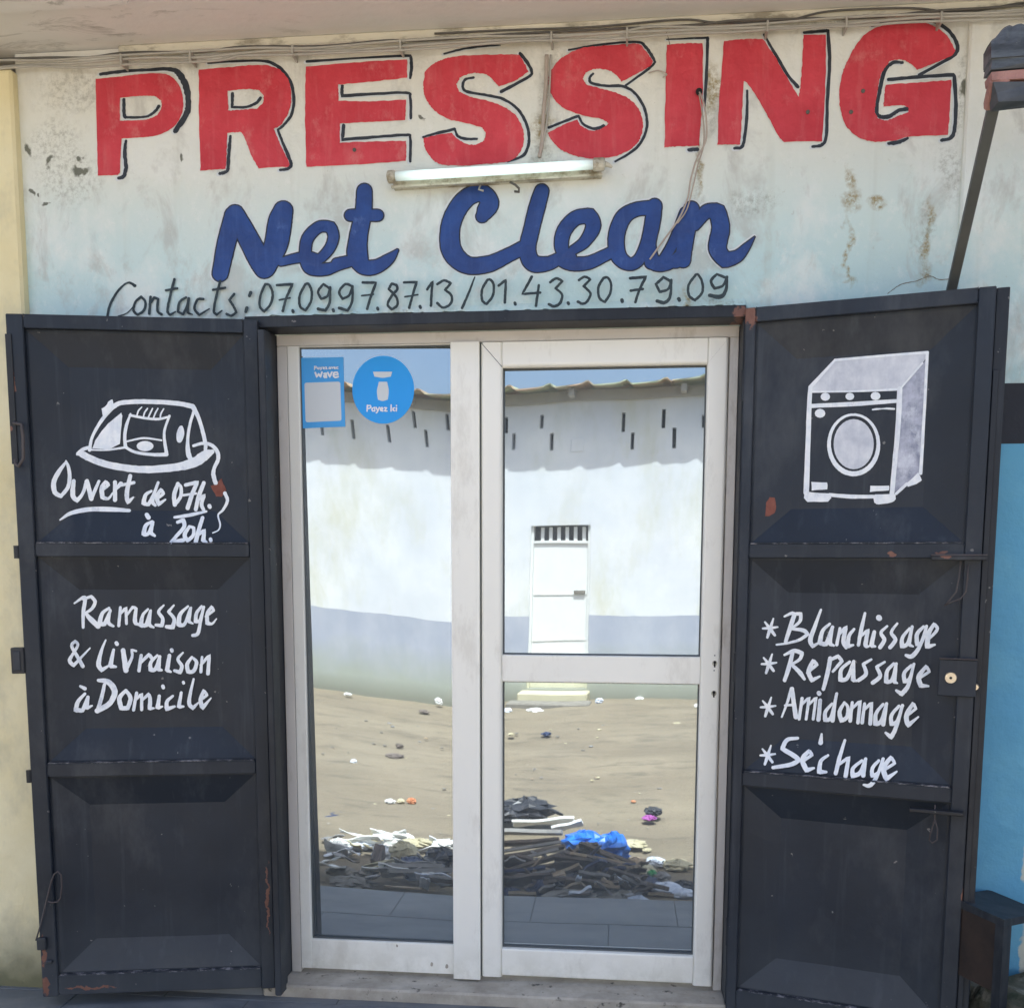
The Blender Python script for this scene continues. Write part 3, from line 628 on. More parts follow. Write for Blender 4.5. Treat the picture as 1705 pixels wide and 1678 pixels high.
# phone line
P = Paint(wsurf, 0, 0, Z1, base=.0012, w=12.5)
P.strokes([[(638, 1352, 16), (605, 1338, 10), (560, 1375, 11), (522, 1440, 13), (508, 1495, 12)], [(560, 1497, 8), (600, 1482, 6), (632, 1450, 6)],
  [(668, 1405), (640, 1430), (632, 1470), (650, 1490), (680, 1470), (688, 1430), (668, 1405)], [(712, 1405), (706, 1485)], [(708, 1440), (730, 1408), (748, 1415), (745, 1470), (765, 1488)],
  [(825, 1322, 13), (805, 1400), (792, 1470), (805, 1490), (830, 1475, 7)], [(785, 1374, 12), (838, 1365, 12)], [(880, 1408), (850, 1430), (842, 1475), (865, 1488), (885, 1450), (893, 1412)], [(893, 1412), (888, 1475), (910, 1488, 7)],
  [(962, 1416), (935, 1418), (920, 1460), (942, 1491), (990, 1462, 7)], [(1042, 1330, 13), (1024, 1400), (1012, 1470), (1025, 1490), (1050, 1470, 7)], [(1008, 1372, 12), (1065, 1362, 12)], [(1108, 1392), (1085, 1420), (1105, 1450), (1118, 1478), (1095, 1494), (1072, 1486)],
  [(1186, 1385, 17), (1180, 1400, 15)], [(1168, 1458, 17), (1163, 1475, 15)],
  [(1255, 1345), (1232, 1400), (1230, 1450), (1250, 1475), (1280, 1440), (1290, 1390), (1275, 1350), (1255, 1345)], [(1310, 1350, 12), (1385, 1345, 14), (1355, 1410), (1338, 1472, 13)], [(1322, 1420, 9), (1372, 1410, 9)], [(1385, 1470, 15), (1387, 1476, 15)],
  [(1445, 1345), (1418, 1400), (1420, 1450), (1445, 1470), (1470, 1430), (1475, 1380), (1460, 1345), (1445, 1345)], [(1560, 1365), (1530, 1345), (1505, 1380), (1520, 1415), (1550, 1400), (1562, 1360)], [(1562, 1360), (1560, 1430), (1540, 1470, 13), (1505, 1462, 15)], [(1576, 1466, 15), (1578, 1472, 15)],
  [(1665, 1355), (1635, 1345), (1605, 1380), (1620, 1415), (1652, 1398), (1668, 1355)], [(1668, 1355), (1666, 1425), (1645, 1470, 13), (1605, 1458, 15)]], rough=.25)
P.o = (560, 0, Z1)
P.strokes([[(125, 1337, 13), (188, 1338, 13), (165, 1400), (146, 1462, 13)], [(120, 1400, 9), (175, 1393, 9)], [(195, 1458, 15), (197, 1464, 15)], [(285, 1350, 13), (262, 1342), (248, 1368), (285, 1408), (288, 1445), (262, 1465), (243, 1440), (262, 1400), (288, 1370), (285, 1350)],
  [(320, 1337, 12), (380, 1335, 14), (360, 1400), (345, 1457, 13)], [(325, 1405, 9), (385, 1395, 9)], [(396, 1450, 15), (398, 1456, 15)], [(430, 1370), (455, 1332, 12), (450, 1400), (448, 1447, 13)], [(478, 1345), (510, 1328), (542, 1340), (515, 1372)], [(515, 1372), (545, 1400), (540, 1438, 13), (505, 1456, 12), (478, 1435, 14)],
  [(655, 1312, 7), (625, 1390, 12), (595, 1458, 13)], [(715, 1325), (690, 1370), (690, 1420), (710, 1440), (740, 1400), (745, 1350), (730, 1325), (715, 1325)], [(768, 1352), (802, 1325, 12), (800, 1380), (797, 1432, 13)], [(845, 1434, 15), (847, 1440, 15)],
  [(925, 1310, 13), (880, 1392, 13), (965, 1385, 12)], [(958, 1350, 12), (945, 1447, 14)], [(1012, 1336), (1040, 1318), (1070, 1330), (1038, 1365)], [(1038, 1365), (1068, 1395), (1058, 1435, 14), (1030, 1450, 14), (1006, 1440, 14)], [(1097, 1433, 15), (1099, 1438, 15)],
  [(1148, 1326), (1175, 1310), (1202, 1322), (1170, 1355)], [(1170, 1355), (1202, 1388), (1188, 1425, 13), (1165, 1438, 13), (1143, 1428, 14)], [(1265, 1315), (1240, 1360), (1245, 1410), (1270, 1430), (1295, 1390), (1300, 1345), (1285, 1315), (1265, 1315)], [(1351, 1420, 17), (1353, 1427, 17)],
  [(1390, 1317, 14), (1465, 1311, 16), (1435, 1370, 13), (1415, 1430, 13)], [(1393, 1376, 13), (1450, 1368, 13)], [(1580, 1330, 14), (1548, 1312, 14), (1512, 1345, 14), (1530, 1382, 14), (1570, 1368, 12), (1585, 1325, 12)], [(1585, 1325, 12), (1580, 1400, 14), (1555, 1432, 17), (1518, 1425, 17)], [(1620, 1414, 17), (1623, 1421, 17)]], rough=.25)
P.o = (1105, 0, Z1)
P.strokes([[(72, 1415, 15), (75, 1421, 15)], [(152, 1300), (118, 1350), (120, 1398, 13), (148, 1422, 13), (182, 1385, 13), (182, 1335), (165, 1302), (152, 1300)], [(290, 1313, 13), (252, 1298, 13), (224, 1330, 14), (240, 1366, 14), (280, 1352, 12), (300, 1310, 12)], [(300, 1310, 12), (294, 1375, 16), (268, 1405, 20), (218, 1398, 18)]], rough=.25)
P.build('painted_phone_line', 'inktext', shop, label='thin dark hand-painted contact line with two phone numbers')

MAT['crack'] = MAT['stone']
for k, L_ in enumerate(([(1478, 489), (1500, 474), (1526, 468), (1548, 460), (1566, 466), (1592, 462)], [(1108, 48), (1116, 80), (1112, 104)])):
    P = Paint(wsurf, 0, 0, 1, base=.0005, w=1.3); P.stroke(L_, n=10, rough=1.2); P.build('hairline_crack', 'crack', shop)

# ------------------------------------------------------------------ tube lamp, its hook and the loose wires
lt = thing('fluorescent_lamp', 'slim fluorescent tube lamp fixed under the red letters SS', 'lamp', tuple(aty(828, 285, -.16)))
A0, A1 = aty(650, 297, -.150), aty(1003, 276, -.150)
def lp(t, dy=0, dz=0): q = A0+(A1-A0)*t; return (q[0], q[1]+dy, q[2]+dz)
def bar(t0, t1, y0, y1, z0, z1, name, mat, par, bev=.003):
    a, b = A0+(A1-A0)*t0, A0+(A1-A0)*t1; vs = []
    T = lambda s_, y, z: (a[0]+(b[0]-a[0])*s_, y, a[2]+(b[2]-a[2])*s_+z)
    mb_ = MB().box(0, y0, z0, 1, y1, z1, T=None)
    mb_.v = [T(*q) for q in mb_.v]; return mb_.build(name, mat, par)
bar(.005, .995, -.128, WY-.001, -.020, .020, 'housing', 'housing', lt)
bar(.0, 1., -.140, -.1285, -.024, -.018, 'housing_edge', 'housing', lt)
MB().tube([lp(.03+.94*i/10, -.012) for i in range(11)], .0135, 14).build('tube', 'tube', lt, smooth=True)
for t0, t1 in ((-.012, .028), (.955, 1.012)):
    e = MB().tube([lp(t0, -.010), lp(t0+.006, -.010), lp(t1-.006, -.010), lp(t1, -.010)], [.012, .0185, .0185, .015], 12).build('end_cap', 'housing', lt, smooth=False)
MB().tube([lp(1.01, -.01), lp(1.03, -.005, -.002), lp(1.045, .0, -.006)], [.009, .006, .003], 8).build('cable_plug', 'housing', lt)
hk = thing('wall_hook', 'small dark hook in the wall just under the tube lamp', 'hook', tuple(aty(862, 312, WY-.01)))
MB().tube([tuple(aty(u, v, WY-d)) for u, v, d in ((846, 300, .001), (850, 304, .03), (858, 308, .045), (864, 314, .045), (864, 320, .038), (857, 319, .03))], .0035, 7).build('hook_rod', 'cabled', hk, smooth=True)
hk = thing('wall_hook', 'tiny grey bracket in the wall over the capital C', 'hook', tuple(aty(800, 312, WY-.01)))
MB().tube([tuple(aty(u, v, WY-d)) for u, v, d in ((799, 303, .001), (800, 309, .02), (797, 316, .03), (805, 318, .03))], .003, 7).build('hook_rod', 'cable', hk, smooth=True)
def wwire(name, pts, r, mat, label, cat='wire', grp=None):
    Q = catmull(pts, 6, False, 170); o = MB().tube([tuple(aty(q[0], q[1], WY-q[2])) for q in Q], r, 6).build(name, mat, smooth=True); tag(o, label, cat, grp); return o
wwire('loose_wire', [(1163, 150, .004), (1171, 170, .03), (1176, 200, .03), (1175, 235, .03), (1160, 265, .03), (1150, 300, .025), (1145, 330, .02), (1130, 365, .02), (1105, 400, .02), (1082, 432, .02)], .0028, 'wire', 'loose beige wire hanging from the letter I across the word Clean')
wwire('loose_wire', [(1163, 152, .004), (1168, 180, .02), (1172, 215, .02), (1171, 245, .02), (1162, 275, .02), (1153, 315, .02), (1143, 350, .015), (1128, 372, .02)], .0022, 'wire', 'second thinner wire strand beside the letter I')
wwire('conduit', [(910, 92, .012), (909, 140, .012), (905, 190, .013), (903, 235, .012), (898, 262, .02)], .006, 'wire', 'pale conduit running down between the two letters S to the lamp', 'conduit')
wwire('conduit', [(917, 92, .010), (915, 150, .011), (911, 200, .011), (901, 255, .015)], .003, 'cable', 'thin grey wire beside the pale conduit between the letters S', 'wire')
wwire('loose_wire', [(1080, 122, .008), (1096, 118, .012), (1110, 124, .01), (1104, 129, .006)], .0018, 'wire', 'short curl of thin wire between the second S and the I')
h = thing('wall_plug_hole', 'dark drilled hole at the edge of the letter I where the wires leave', 'hole', tuple(aty(1163, 153, WY)))
MB().tube([tuple(aty(1164, 153, WY-.003)), tuple(aty(1164, 153, WY-.012))], .010, 12).build('rubber_plug', 'black', h)
for (u, v) in ((590, 250), (1437, 152), (1417, 187), (1345, 187)):
    h = thing('nail', 'dark nail head sunk in the red painted letters', 'nail', tuple(aty(u, v, WY)), 'nails in the red letters')
    MB().tube([tuple(aty(u, v, WY-.002)), tuple(aty(u, v, WY-.006)), tuple(aty(u, v, WY-.007))], [.006, .0055, .003], 10).build('nail_head', 'cabled', h)

# ------------------------------------------------------------------ dark steel surround
sf = thing('steel_door_surround', 'dark steel box frame round the aluminium doorway', 'door frame', (.7, WY, -.045))
MB().box(-.066, -.112, 2.152, 1.486, -.004, 2.187, bev=.002).build('lintel', 'steelF', sf)
MB().box(-.064, -.110, -.047, -.036, .05, 2.151, bev=.002).build('jamb', 'steelF', sf)
MB().box(-.0355, -.092, -.003, -.001, .05, 2.151, bev=.002).build('jamb', 'steelF', sf)
MB().box(.008, -.205, -.003, .030, -.150, 2.127, bev=.003).build('door_stop_tube', 'steelF', sf)
MB().box(.010, -.1495, -.003, .014, -.0925, 2.127).build('door_stop_web', 'steelF', sf)
MB().box(1.481, -.104, -.003, 1.5095, .05, 2.151, bev=.002).build('jamb', 'steelF', sf)
MB().box(-.072, -.104, .0, -.0655, -.094, 2.14).build('painted_edge', 'bluepaint', sf, label='strip of old bright blue paint showing in the hinge gap')

# ------------------------------------------------------------------ aluminium doorway
al = thing('aluminium_doorway', 'white aluminium double door with mirrored glass panes', 'door', (.74, 0, 0))
of = MB().box(0, -.004, 2.1165, 1.4795, .07, 2.15, bev=.002); of.build('outer_rail', 'aluO', al)
MB().box(0, -.0035, -.003, .0335, .07, 2.116, bev=.002).build('outer_stile', 'aluO', al)
MB().box(1.4515, -.0035, -.003, 1.4795, .07, 2.116, bev=.002).build('outer_stile', 'aluO', al)
def bead(x0, x1, z0, z1, y0, y1, rnd, name, par, mat='alu', axis='z', round_side=None):
    """an aluminium profile with one rounded edge towards the glass"""
    if not rnd: return MB().box(x0, y0, z0, x1, y1, z1, bev=.0018).build(name, mat, par)
    n = 5; r_ = rnd; prof = []
    if axis == 'z': lo, hi = x0, x1
    else: lo, hi = z0, z1
    P_ = [(lo, y1)]
    def arc(cx, cy, a0, a1): 
        for i in range(n+1):
            a = a0+(a1-a0)*i/n; P_.append((cx+r_*math.cos(a), cy+r_*math.sin(a)))
    if 'lo' in round_side: arc(lo+r_, y0+r_, math.pi, 1.5*math.pi)
    else: P_.append((lo, y0))
    if 'hi' in round_side: arc(hi-r_, y0+r_, 1.5*math.pi, 2*math.pi)
    else: P_.append((hi, y0))
    P_.append((hi, y1)); N = len(P_); mb_ = MB()
    A_, B_ = (z0, z1) if axis == 'z' else (x0, x1)
    f = (lambda a, y, t: (a, y, t)) if axis == 'z' else (lambda a, y, t: (t, y, a))
    mb_.v = [f(a, y, A_) for a, y in P_]+[f(a, y, B_) for a, y in P_]
    mb_.f = [(i, (i+1) % N, N+(i+1) % N, N+i) for i in range(N)]+[tuple(range(N))[::-1], tuple(range(N, 2*N))]
    return mb_.build(name, mat, par)
def leaf_root(name, label):
    o = bpy.data.objects.new(name, None); COL.objects.link(o); o.parent = al; o.location = (0, 0, 0); o['label'] = label; return o
fl = leaf_root('fixed_leaf', 'left leaf with one tall pane of mirrored glass'); fl.empty_display_size = .1
fy = -.010
bead(.0345, .0735, .014, 2.1155, fy+.006, .045, .004, 'stile', fl, round_side='lohi')
bead(.574, .6672, .004, 2.1155, fy-.008, .045, .003, 'stile', fl, round_side='lohi')
bead(.0738, .5737, .014, .1185, fy+.007, .045, .004, 'rail', fl, axis='x', round_side='hi')
bead(.0738, .5737, 2.1125, 2.1155, fy+.010, .045, None, 'rail', fl)
MB().box(.0338, -.001, .015, .0344, .04, 2.114).build('joint', 'gasket', fl)
dl = leaf_root('door_leaf', 'right leaf with a cross rail and a keyhole'); dl.empty_display_size = .1
dy = -.013
bead(.6715, .7405, .015, 2.1135, dy, .045, .012, 'stile', dl, round_side='lohi')
bead(1.3835, 1.4480, .015, 2.1135, dy, .045, .010, 'stile', dl, round_side='lohi')
bead(.7408, 1.3832, .020, .1150, dy+.002, .045, .006, 'rail', dl, axis='x', round_side='lohi')
bead(.7408, 1.3832, 2.0355, 2.1135, dy+.0005, .045, .012, 'rail', dl, axis='x', round_side='lo')
bead(.7408, 1.3832, 1.0300, 1.1190, dy+.003, .045, .004, 'cross_rail', dl, axis='x', round_side='lohi')
MB().box(.6685, -.004, .012, .6705, .04, 2.114).build('joint', 'gasket', dl)
# mitre lines of the top corners
for x0, z0, x1, z1 in ((.674, 2.111, .7405, 2.036), (1.4455, 2.111, 1.3835, 2.036)):
    d_ = .0007; MB().add([(x0-d_, dy-.0006, z0-d_), (x0+d_, dy-.0006, z0+d_), (x1+d_, dy-.0006, z1+d_), (x1-d_, dy-.0006, z1-d_)], [(0, 1, 2, 3)]).build('mitre_joint', 'gasket', dl)
for (x0, x1, z0, z1) in ((.0737, .5740, .1186, 2.1124), (.7406, 1.3834, .1151, 1.0299), (.7406, 1.3834, 1.1191, 2.0354)):
    par = fl if x0 < .5 else dl
    for a, b, c, d_ in ((x0, x0+.003, z0, z1), (x1-.003, x1, z0, z1), (x0+.003, x1-.003, z0, z0+.003), (x0+.003, x1-.003, z1-.003, z1)):
        MB().box(a, .008, c, b, .019, d_).build('glazing_bead', 'gasket', par)
def pane(k, x0, x1, z0, z1, par):
    nx, nz = 24, 60; mb_ = MB()
    for j in range(nz+1):
        for i in range(nx+1):
            x = x0+(x1-x0)*i/nx; z = z0+(z1-z0)*j/nz
            wv = .00010*math.sin(7*x+3*z)*math.sin(5*z+1.)+.00003*math.sin(19*x-4*z)*math.sin(13*z)
            mb_.v.append((x, pane_y(k, x, z)+wv, z))
    for j in range(nz):
        for i in range(nx):
            q = j*(nx+1)+i; mb_.f.append((q, q+1, q+nx+2, q+nx+1))
    k_ = len(mb_.v); B_ = .052
    mb_.v += [(x0, B_, z0), (x1, B_, z0), (x1, B_, z1), (x0, B_, z1)]
    mb_.f += [(k_+3, k_+2, k_+1, k_)]
    o = mb_.build('glass_pane', 'glass', par, smooth=True); return o
pane('L', .066, .582, .110, 2.118, fl)
pane('R', .732, 1.392, .107, 1.038, dl); pane('R', .732, 1.392, 1.111, 2.044, dl)
# keyholes
def kx(u, v, y=-.0135): return aty(u, v, y)
for (u, v, ru, rv) in ((1190, 1104, 4.2, 5.5), (1188.5, 1154, 4, 5)):
    c = kx(u, v); n = 14
    MB().tube([(c[0], dy-.0002, c[2]), (c[0], dy-.0022, c[2])], [.0085, .0078], 18).build('keyhole_ring', 'housing', dl)
    mb_ = MB(); k = [(c[0]+.0045*math.cos(2*math.pi*i/n), dy-.0030, c[2]+.003+.0055*math.sin(2*math.pi*i/n)) for i in range(n)]; mb_.add(k, [tuple(range(n))[::-1]])
    mb_.box(c[0]-.0024, dy-.0034, c[2]-.013, c[0]+.0024, dy-.0026, c[2]+.001); mb_.build('keyhole', 'black', dl)
for (u, v) in ((1190, 1091), (1189, 1116)):
    c = kx(u, v); MB().tube([(c[0], dy-.0002, c[2]), (c[0], dy-.0018, c[2])], .0022, 8).build('screw', 'gasket', dl)
# two chipped holes near the bottom of the fixed leaf
for (u, v, r) in ((661, 1574, .004), (719, 1605, .006), (744, 1608, .007)):
    c = aty(u, v, -.004); mb_ = MB(); n = 10; r_ = random.Random(u)
    mb_.add([(c[0]+r*r_.uniform(.6, 1)*math.cos(2*math.pi*i/n), -.0036, c[2]+r*1.5*r_.uniform(.7, 1)*math.sin(2*math.pi*i/n)) for i in range(n)], [tuple(range(n))[::-1]]); mb_.build('chip', 'sill', fl)

# ------------------------------------------------------------------ stickers on the left pane
def gs(u, v, l):
    P = aty(u, v, GL_Y); return aty(u, v, pane_y('L', P[0], P[2])-.0012-l)
st = thing('sticker', 'round bright blue payment sticker on the left pane', 'sticker', tuple(aty(638, 649, .0135)))
P = Paint(gs, 0, 0, 1, base=.0); P.dot(638, 649, 51.5, 56.5, 48); P.build('blue_disc', 'stkblue', st)
P = Paint(gs, 440, 520, 4.06, base=.0004, w=9)
P.strokes([[(697, 628), (695, 668)], [(697, 632), (718, 630), (722, 645), (700, 652)],
           [(738, 645), (728, 655), (732, 668), (745, 665)], [(747, 642), (747, 668)], [(757, 643), (765, 664)], [(778, 643), (766, 670), (758, 680)],
           [(786, 657), (802, 655), (797, 643), (786, 650), (788, 665), (802, 667)], [(812, 645), (828, 645), (812, 667), (830, 667)],
           [(858, 626), (857, 668)], [(882, 646), (871, 648), (870, 662), (882, 666)], [(894, 645), (893, 667)], [(894, 630), (894, 632)]], n=4)
P.build('sticker_text', 'stkwhite', st, label='white words Payez ici')
P = Paint(gs, 440, 520, 4.06, base=.0004, w=9); 
P.poly([[(735, 402), (865, 402), (855, 435), (800, 443), (745, 435)]], n=4); P.poly([[(775, 470), (830, 470), (842, 530), (835, 590), (800, 600), (768, 590), (762, 530)]], n=4); P.build('plain_badge', 'stkgrey', st, label='plain pale badge')
st = thing('sticker', 'rectangular blue payment sticker with blank white square, left pane corner', 'sticker', tuple(aty(535, 650, .013)))
P = Paint(gs, 440, 520, 4.06, base=.0); P.poly([[(238, 308), (390, 306), (535, 303), (540, 540), (548, 773), (400, 778), (250, 785), (244, 540)]], n=2, corner=5); P.build('blue_card', 'stkblue2', st)
P = Paint(gs, 440, 520, 4.06, base=.0004, w=11)
P.poly([[(272, 486), (277, 479), (285, 476), (390, 473), (500, 469), (509, 472), (514, 480), (518, 600), (522, 722), (518, 730), (512, 733), (400, 738), (293, 743), (284, 740), (279, 732), (275, 600)]], n=1); P.build('white_square', 'stkgrey', st)
P = Paint(gs, 440, 520, 4.06, base=.0005, w=12)
P.strokes([[(345, 408, 12), (355, 438), (368, 415), (380, 438), (390, 405)], [(405, 415), (418, 412), (420, 440)], [(418, 425), (402, 430), (408, 441), (420, 438)], [(430, 408), (443, 438), (457, 405)], [(466, 424, 10), (500, 421, 10), (492, 405), (472, 408), (468, 428), (480, 440), (500, 435)]], n=4)
P.w = 6; P.strokes([[(340, 365), (339, 388)], [(340, 367), (352, 366), (352, 376), (340, 378)], [(362, 372), (358, 382), (368, 384), (370, 372), (371, 385)], [(377, 372), (383, 383)], [(391, 370), (382, 390)], [(398, 378), (408, 377), (402, 370), (397, 380), (406, 385)], [(414, 371), (424, 371), (414, 384), (425, 383)],
   [(440, 370), (436, 382), (446, 382), (448, 370), (449, 383)], [(455, 369), (460, 381), (467, 369)], [(472, 376), (482, 375), (476, 368), (471, 378), (480, 383)], [(498, 369), (488, 372), (489, 381), (499, 381)]], n=3)
P.build('sticker_text', 'stkwhite', st, label='white words Payez avec wave')

# ------------------------------------------------------------------ steel shutter leaves
DENT = .0018
class Brush(Paint):
    def stroke(s, pts, **k): k['grow'] = k.get('grow', 0)+1.2; k['rough'] = .12; return Paint.stroke(s, pts, **k)
class Leaf:
    def __init__(s, O, deg, sgn, W, stiles, name, label, mat, loc_s):
        s.O = np.array([*O, 0.]); a = rad(deg); s.d = np.array([sgn*math.cos(a), -math.sin(a), 0.])
        nv = np.array([-s.d[1], s.d[0], 0.]); s.n = nv if nv[1] < 0 else -nv
        s.mat = mat; s.W = W; s.st = stiles
        b = s.O+s.d*W/2; s.root = thing(name, label, 'shutter door', (b[0], b[1], 0.))
        s.op = []; s.ph = {}      # recessed trays: (s0, s1, z0, z1)
    def T(s, a, n, z): return tuple(s.O+s.d*a+s.n*n+np.array([0, 0, z]))
    def box(s, a0, a1, z0, z1, n0, n1, name, mat=None, bev=.0025, par=None, **k):
        return MB().box(a0, n0, z0, a1, n1, z1, T=s.T, bev=bev).build(name, mat or s.mat, par or s.root, **k)
    def depth(s, a, z):
        """how far the pressed tray lies behind the frame face"""
        for (a0, a1, z0, z1) in s.op:
            if a0 <= a <= a1 and z0 <= z <= z1:
                e = min((a-a0)/s.ax, (a1-a)/s.ax, (z-z0)/s.az, (z1-z)/s.az)
                P_ = s.ph[(a0, z0)]; inn = max(0, min(1, min(a-a0, a1-a, z-z0, z1-z)/.05))
                return -.020-.034*max(0, min(1, (e-.06)/.94))+inn*DENT*(math.sin(9*a+P_[0])*math.sin(8*z+P_[1])+.5*math.sin(23*a+P_[2]+7*z))
        return 0.
    def hit(s, u, v, n):
        r = ray(u, v); O = s.O+s.n*n; t = ((O-CP)@s.n)/(r@s.n); P = CP+r*t; return P
    def surf(s, u, v, lift):
        n = -.02
        for _ in range(4):
            P = s.hit(u, v, n); q = P-s.O; n = s.depth(float(q@s.d), float(P[2]))
        return s.hit(u, v, n+lift)
    def tray(s, a0, a1, z0, z1, ax=.098, az=.100):
        s.ax, s.az = ax, az; s.op.append((a0, a1, z0, z1))
        e = .06; A = [a0, a0+ax*e, a0+ax, a1-ax, a1-ax*e, a1]; Z = [z0, z0+az*e, z0+az, z1-az, z1-az*e, z1]
        loops = []
        for i, n in ((0, -.020), (1, -.020), (2, -.054)):
            loops.append([(A[i], Z[i], n), (A[5-i], Z[i], n), (A[5-i], Z[5-i], n), (A[i], Z[5-i], n)])
        # the sheet is subdivided and dented a little, as thin pressed steel is
        mb = MB(); rg_ = random.Random(int(z0*1000)+int(a0*100)+3); ph_ = [rg_.uniform(0, 6) for _ in range(4)]; s.ph[(a0, z0)] = ph_
        def add(p):
            a, z, n = p; inn = max(0, min(1, min(a-a0, a1-a, z-z0, z1-z)/.05))
            n2 = n+inn*DENT*(math.sin(9*a+ph_[0])*math.sin(8*z+ph_[1])+.5*math.sin(23*a+ph_[2]+7*z))
            mb.v.append(s.T(a, n2, z)); return len(mb.v)-1
        N = 14
        for r in range(2):
            for k in range(4):
                p0, p1 = loops[r][k], loops[r][(k+1) % 4]; q0, q1 = loops[r+1][k], loops[r+1][(k+1) % 4]; M_n = 1 if r == 0 else 5
                g = [[add(tuple((np.array(p0)*(1-i/N)+np.array(p1)*i/N)*(1-j/M_n)+(np.array(q0)*(1-i/N)+np.array(q1)*i/N)*j/M_n)) for i in range(N+1)] for j in range(M_n+1)]
                for j in range(M_n):
                    for i in range(N): mb.f.append((g[j][i], g[j][i+1], g[j+1][i+1], g[j+1][i]))
        L = loops[2]; g = [[add((L[0][0]+(L[1][0]-L[0][0])*i/N, L[0][1]+(L[2][1]-L[0][1])*j/N, -.054)) for i in range(N+1)] for j in range(N+1)]
        for j in range(N):
            for i in range(N): mb.f.append((g[j][i], g[j][i+1], g[j+1][i+1], g[j+1][i]))
        return mb.build('pressed_panel', s.mat, s.root)

ZT = 2.171; RZ = [(-.002, .064), (.731, .775), (1.436, 1.478), (2.129, ZT)]
LL = Leaf((-.0138, -.14), 11.5, -1, .754, None, 'steel_shutter_leaf', 'left dark steel shutter leaf folded open, painted with a white iron and opening hours', 'steelL', .4)
RL = Leaf((1.4806, -.14), 16.3, 1, .71, None, 'steel_shutter_leaf', 'right dark steel shutter leaf folded open, painted with a white washing machine', 'steelR', .4)
for Lf, (h0, h1, o0, o1) in ((LL, (0, .044, .703, .754)), (RL, (0, .031, .631, .676))):
    for k, (z0, z1) in enumerate(RZ): Lf.box(h1+.0003, o0-.0003, z0, z1, -.036, -.001 if 0 < k < 3 else -.0005, 'rail', bev=.002)
    Lf.box(h0, h1, -.006, ZT, -.038, 0, 'hinge_stile', bev=.0025)
    Lf.box(o0, o1, -.006, ZT, -.050, 0, 'outer_stile', bev=.003)
    for i in range(3): Lf.tray(h1, o0, RZ[i][1], RZ[i+1][0], .112 if Lf is LL else .115, .105)
    # back sheet
    Lf.box(.16, o1-.004, -.002, ZT-.004, -.060, -.0565, 'back_sheet', bev=0)
M = M_('worn_paint_edge'); MAT['worn'] = M.out(M.mix(M.rng(M.noise(34, 6, .8, M.vscale((1, 1, 3))), .50, .60), (.014, .019, .027), (.24, .235, .25)), .6)
for Lf, h1_, o0_ in ((LL, .044, .703), (RL, .031, .631)):
    for (z0, z1) in RZ[:3]:
        Lf.box(h1_+.004, o0_-.004, z1-.0005, z1+.0035, -.019, -.0005, 'worn_edge', 'worn', bev=.001)
    for z0, z1 in RZ:
        for a_, sg in ((h1_, 1), (o0_, -1)):
            for zz in (z0+.004, z1-.004):
                MB().tube([Lf.T(a_+sg*.001, -.001, zz-.004), Lf.T(a_+sg*.002, .0016, zz), Lf.T(a_+sg*.001, -.001, zz+.004)], [.0016, .003, .0016], 6).build('weld_bead', Lf.mat, Lf.root, smooth=True)
# left leaf fittings
for z in (.735, 1.45):
    MB().tube([LL.T(.760, -.004, z-.020), LL.T(.760, -.004, z+.020)], .009, 10).build('pivot_stub', 'steelD', LL.root)
LL.box(.752, .792, 1.068, 1.150, -.026, .008, 'bolt_keeper', 'steelD'); LL.box(.762, .784, 1.078, 1.140, .0085, .012, 'bolt_keeper_lip', 'steelL')
LL.box(.738, .7565, 1.72, 2.11, .0005, .005, 'flat_bar', 'steelD', bev=.001)
MB().tube([LL.T(a, n, z) for a, n, z in ((.742, .002, 1.845), (.738, .022, 1.842), (.714, .026, 1.838), (.711, .026, 1.80), (.714, .026, 1.735), (.730, .024, 1.712), (.744, .006, 1.72), (.748, .001, 1.735))], .005, 8).build('pull_handle', 'rusty', LL.root, smooth=True)
wz = [LL.hit(u, v, .012) for u, v in ((60, 1565), (66, 1545), (76, 1505), (86, 1465), (90, 1455), (96, 1450), (102, 1456), (103, 1475), (101, 1494), (96, 1501), (86, 1502), (80, 1500))]
MB().tube([tuple(p) for p in wz], .0028, 7).build('wire_hook', 'rusty', LL.root, smooth=True)
LL.box(.730, .759, .16, .20, -.002, .016, 'hook_eye', 'steelD'); LL.box(.715, .735, .112, .122, .0, .012, 'small_tongue', 'steelD')
# right leaf fittings
RL.box(.6765, .710, -.003, ZT-.003, -.030, -.012, 'closing_strip', 'steelF', bev=.002)
RL.box(.678, .694, .002, 1.95, -.0115, -.006, 'closing_strip_edge', 'steelF', bev=.002)
RL.box(.545, .690, 1.430, 1.4425, .0005, .030, 'bolt_bar', 'steelD', bev=.002); RL.box(.545, .690, 1.4425, 1.4475, .0005, .026, 'bolt_bar_lip', 'rusty', bev=.001)
RL.box(.520, .666, .700, .711, .0005, .026, 'bolt_bar', 'steelD', bev=.002)
RL.box(.580, .680, 1.045, 1.150, -.002, .016, 'lock_plate', 'steelR', bev=.002); RL.box(.580, .680, 1.1505, 1.154, -.002, .020, 'lock_plate_lip', 'rusty', bev=.001)
c = RL.hit(1583, 1128, .017); nn = RL.n
MB().tube([tuple(c), tuple(c+nn*.006)], [.0165, .015], 18).build('lock_cylinder', 'brass', RL.root)
MB().tube([tuple(c+nn*.0065), tuple(c+nn*.0075)], .004, 8).build('key_slot', 'black', RL.root)
c = RL.hit(1624, 1143, .002); MB().tube([tuple(c), tuple(c+nn*.012)], [.010, .008], 10).build('screw_head', 'brass', RL.root)
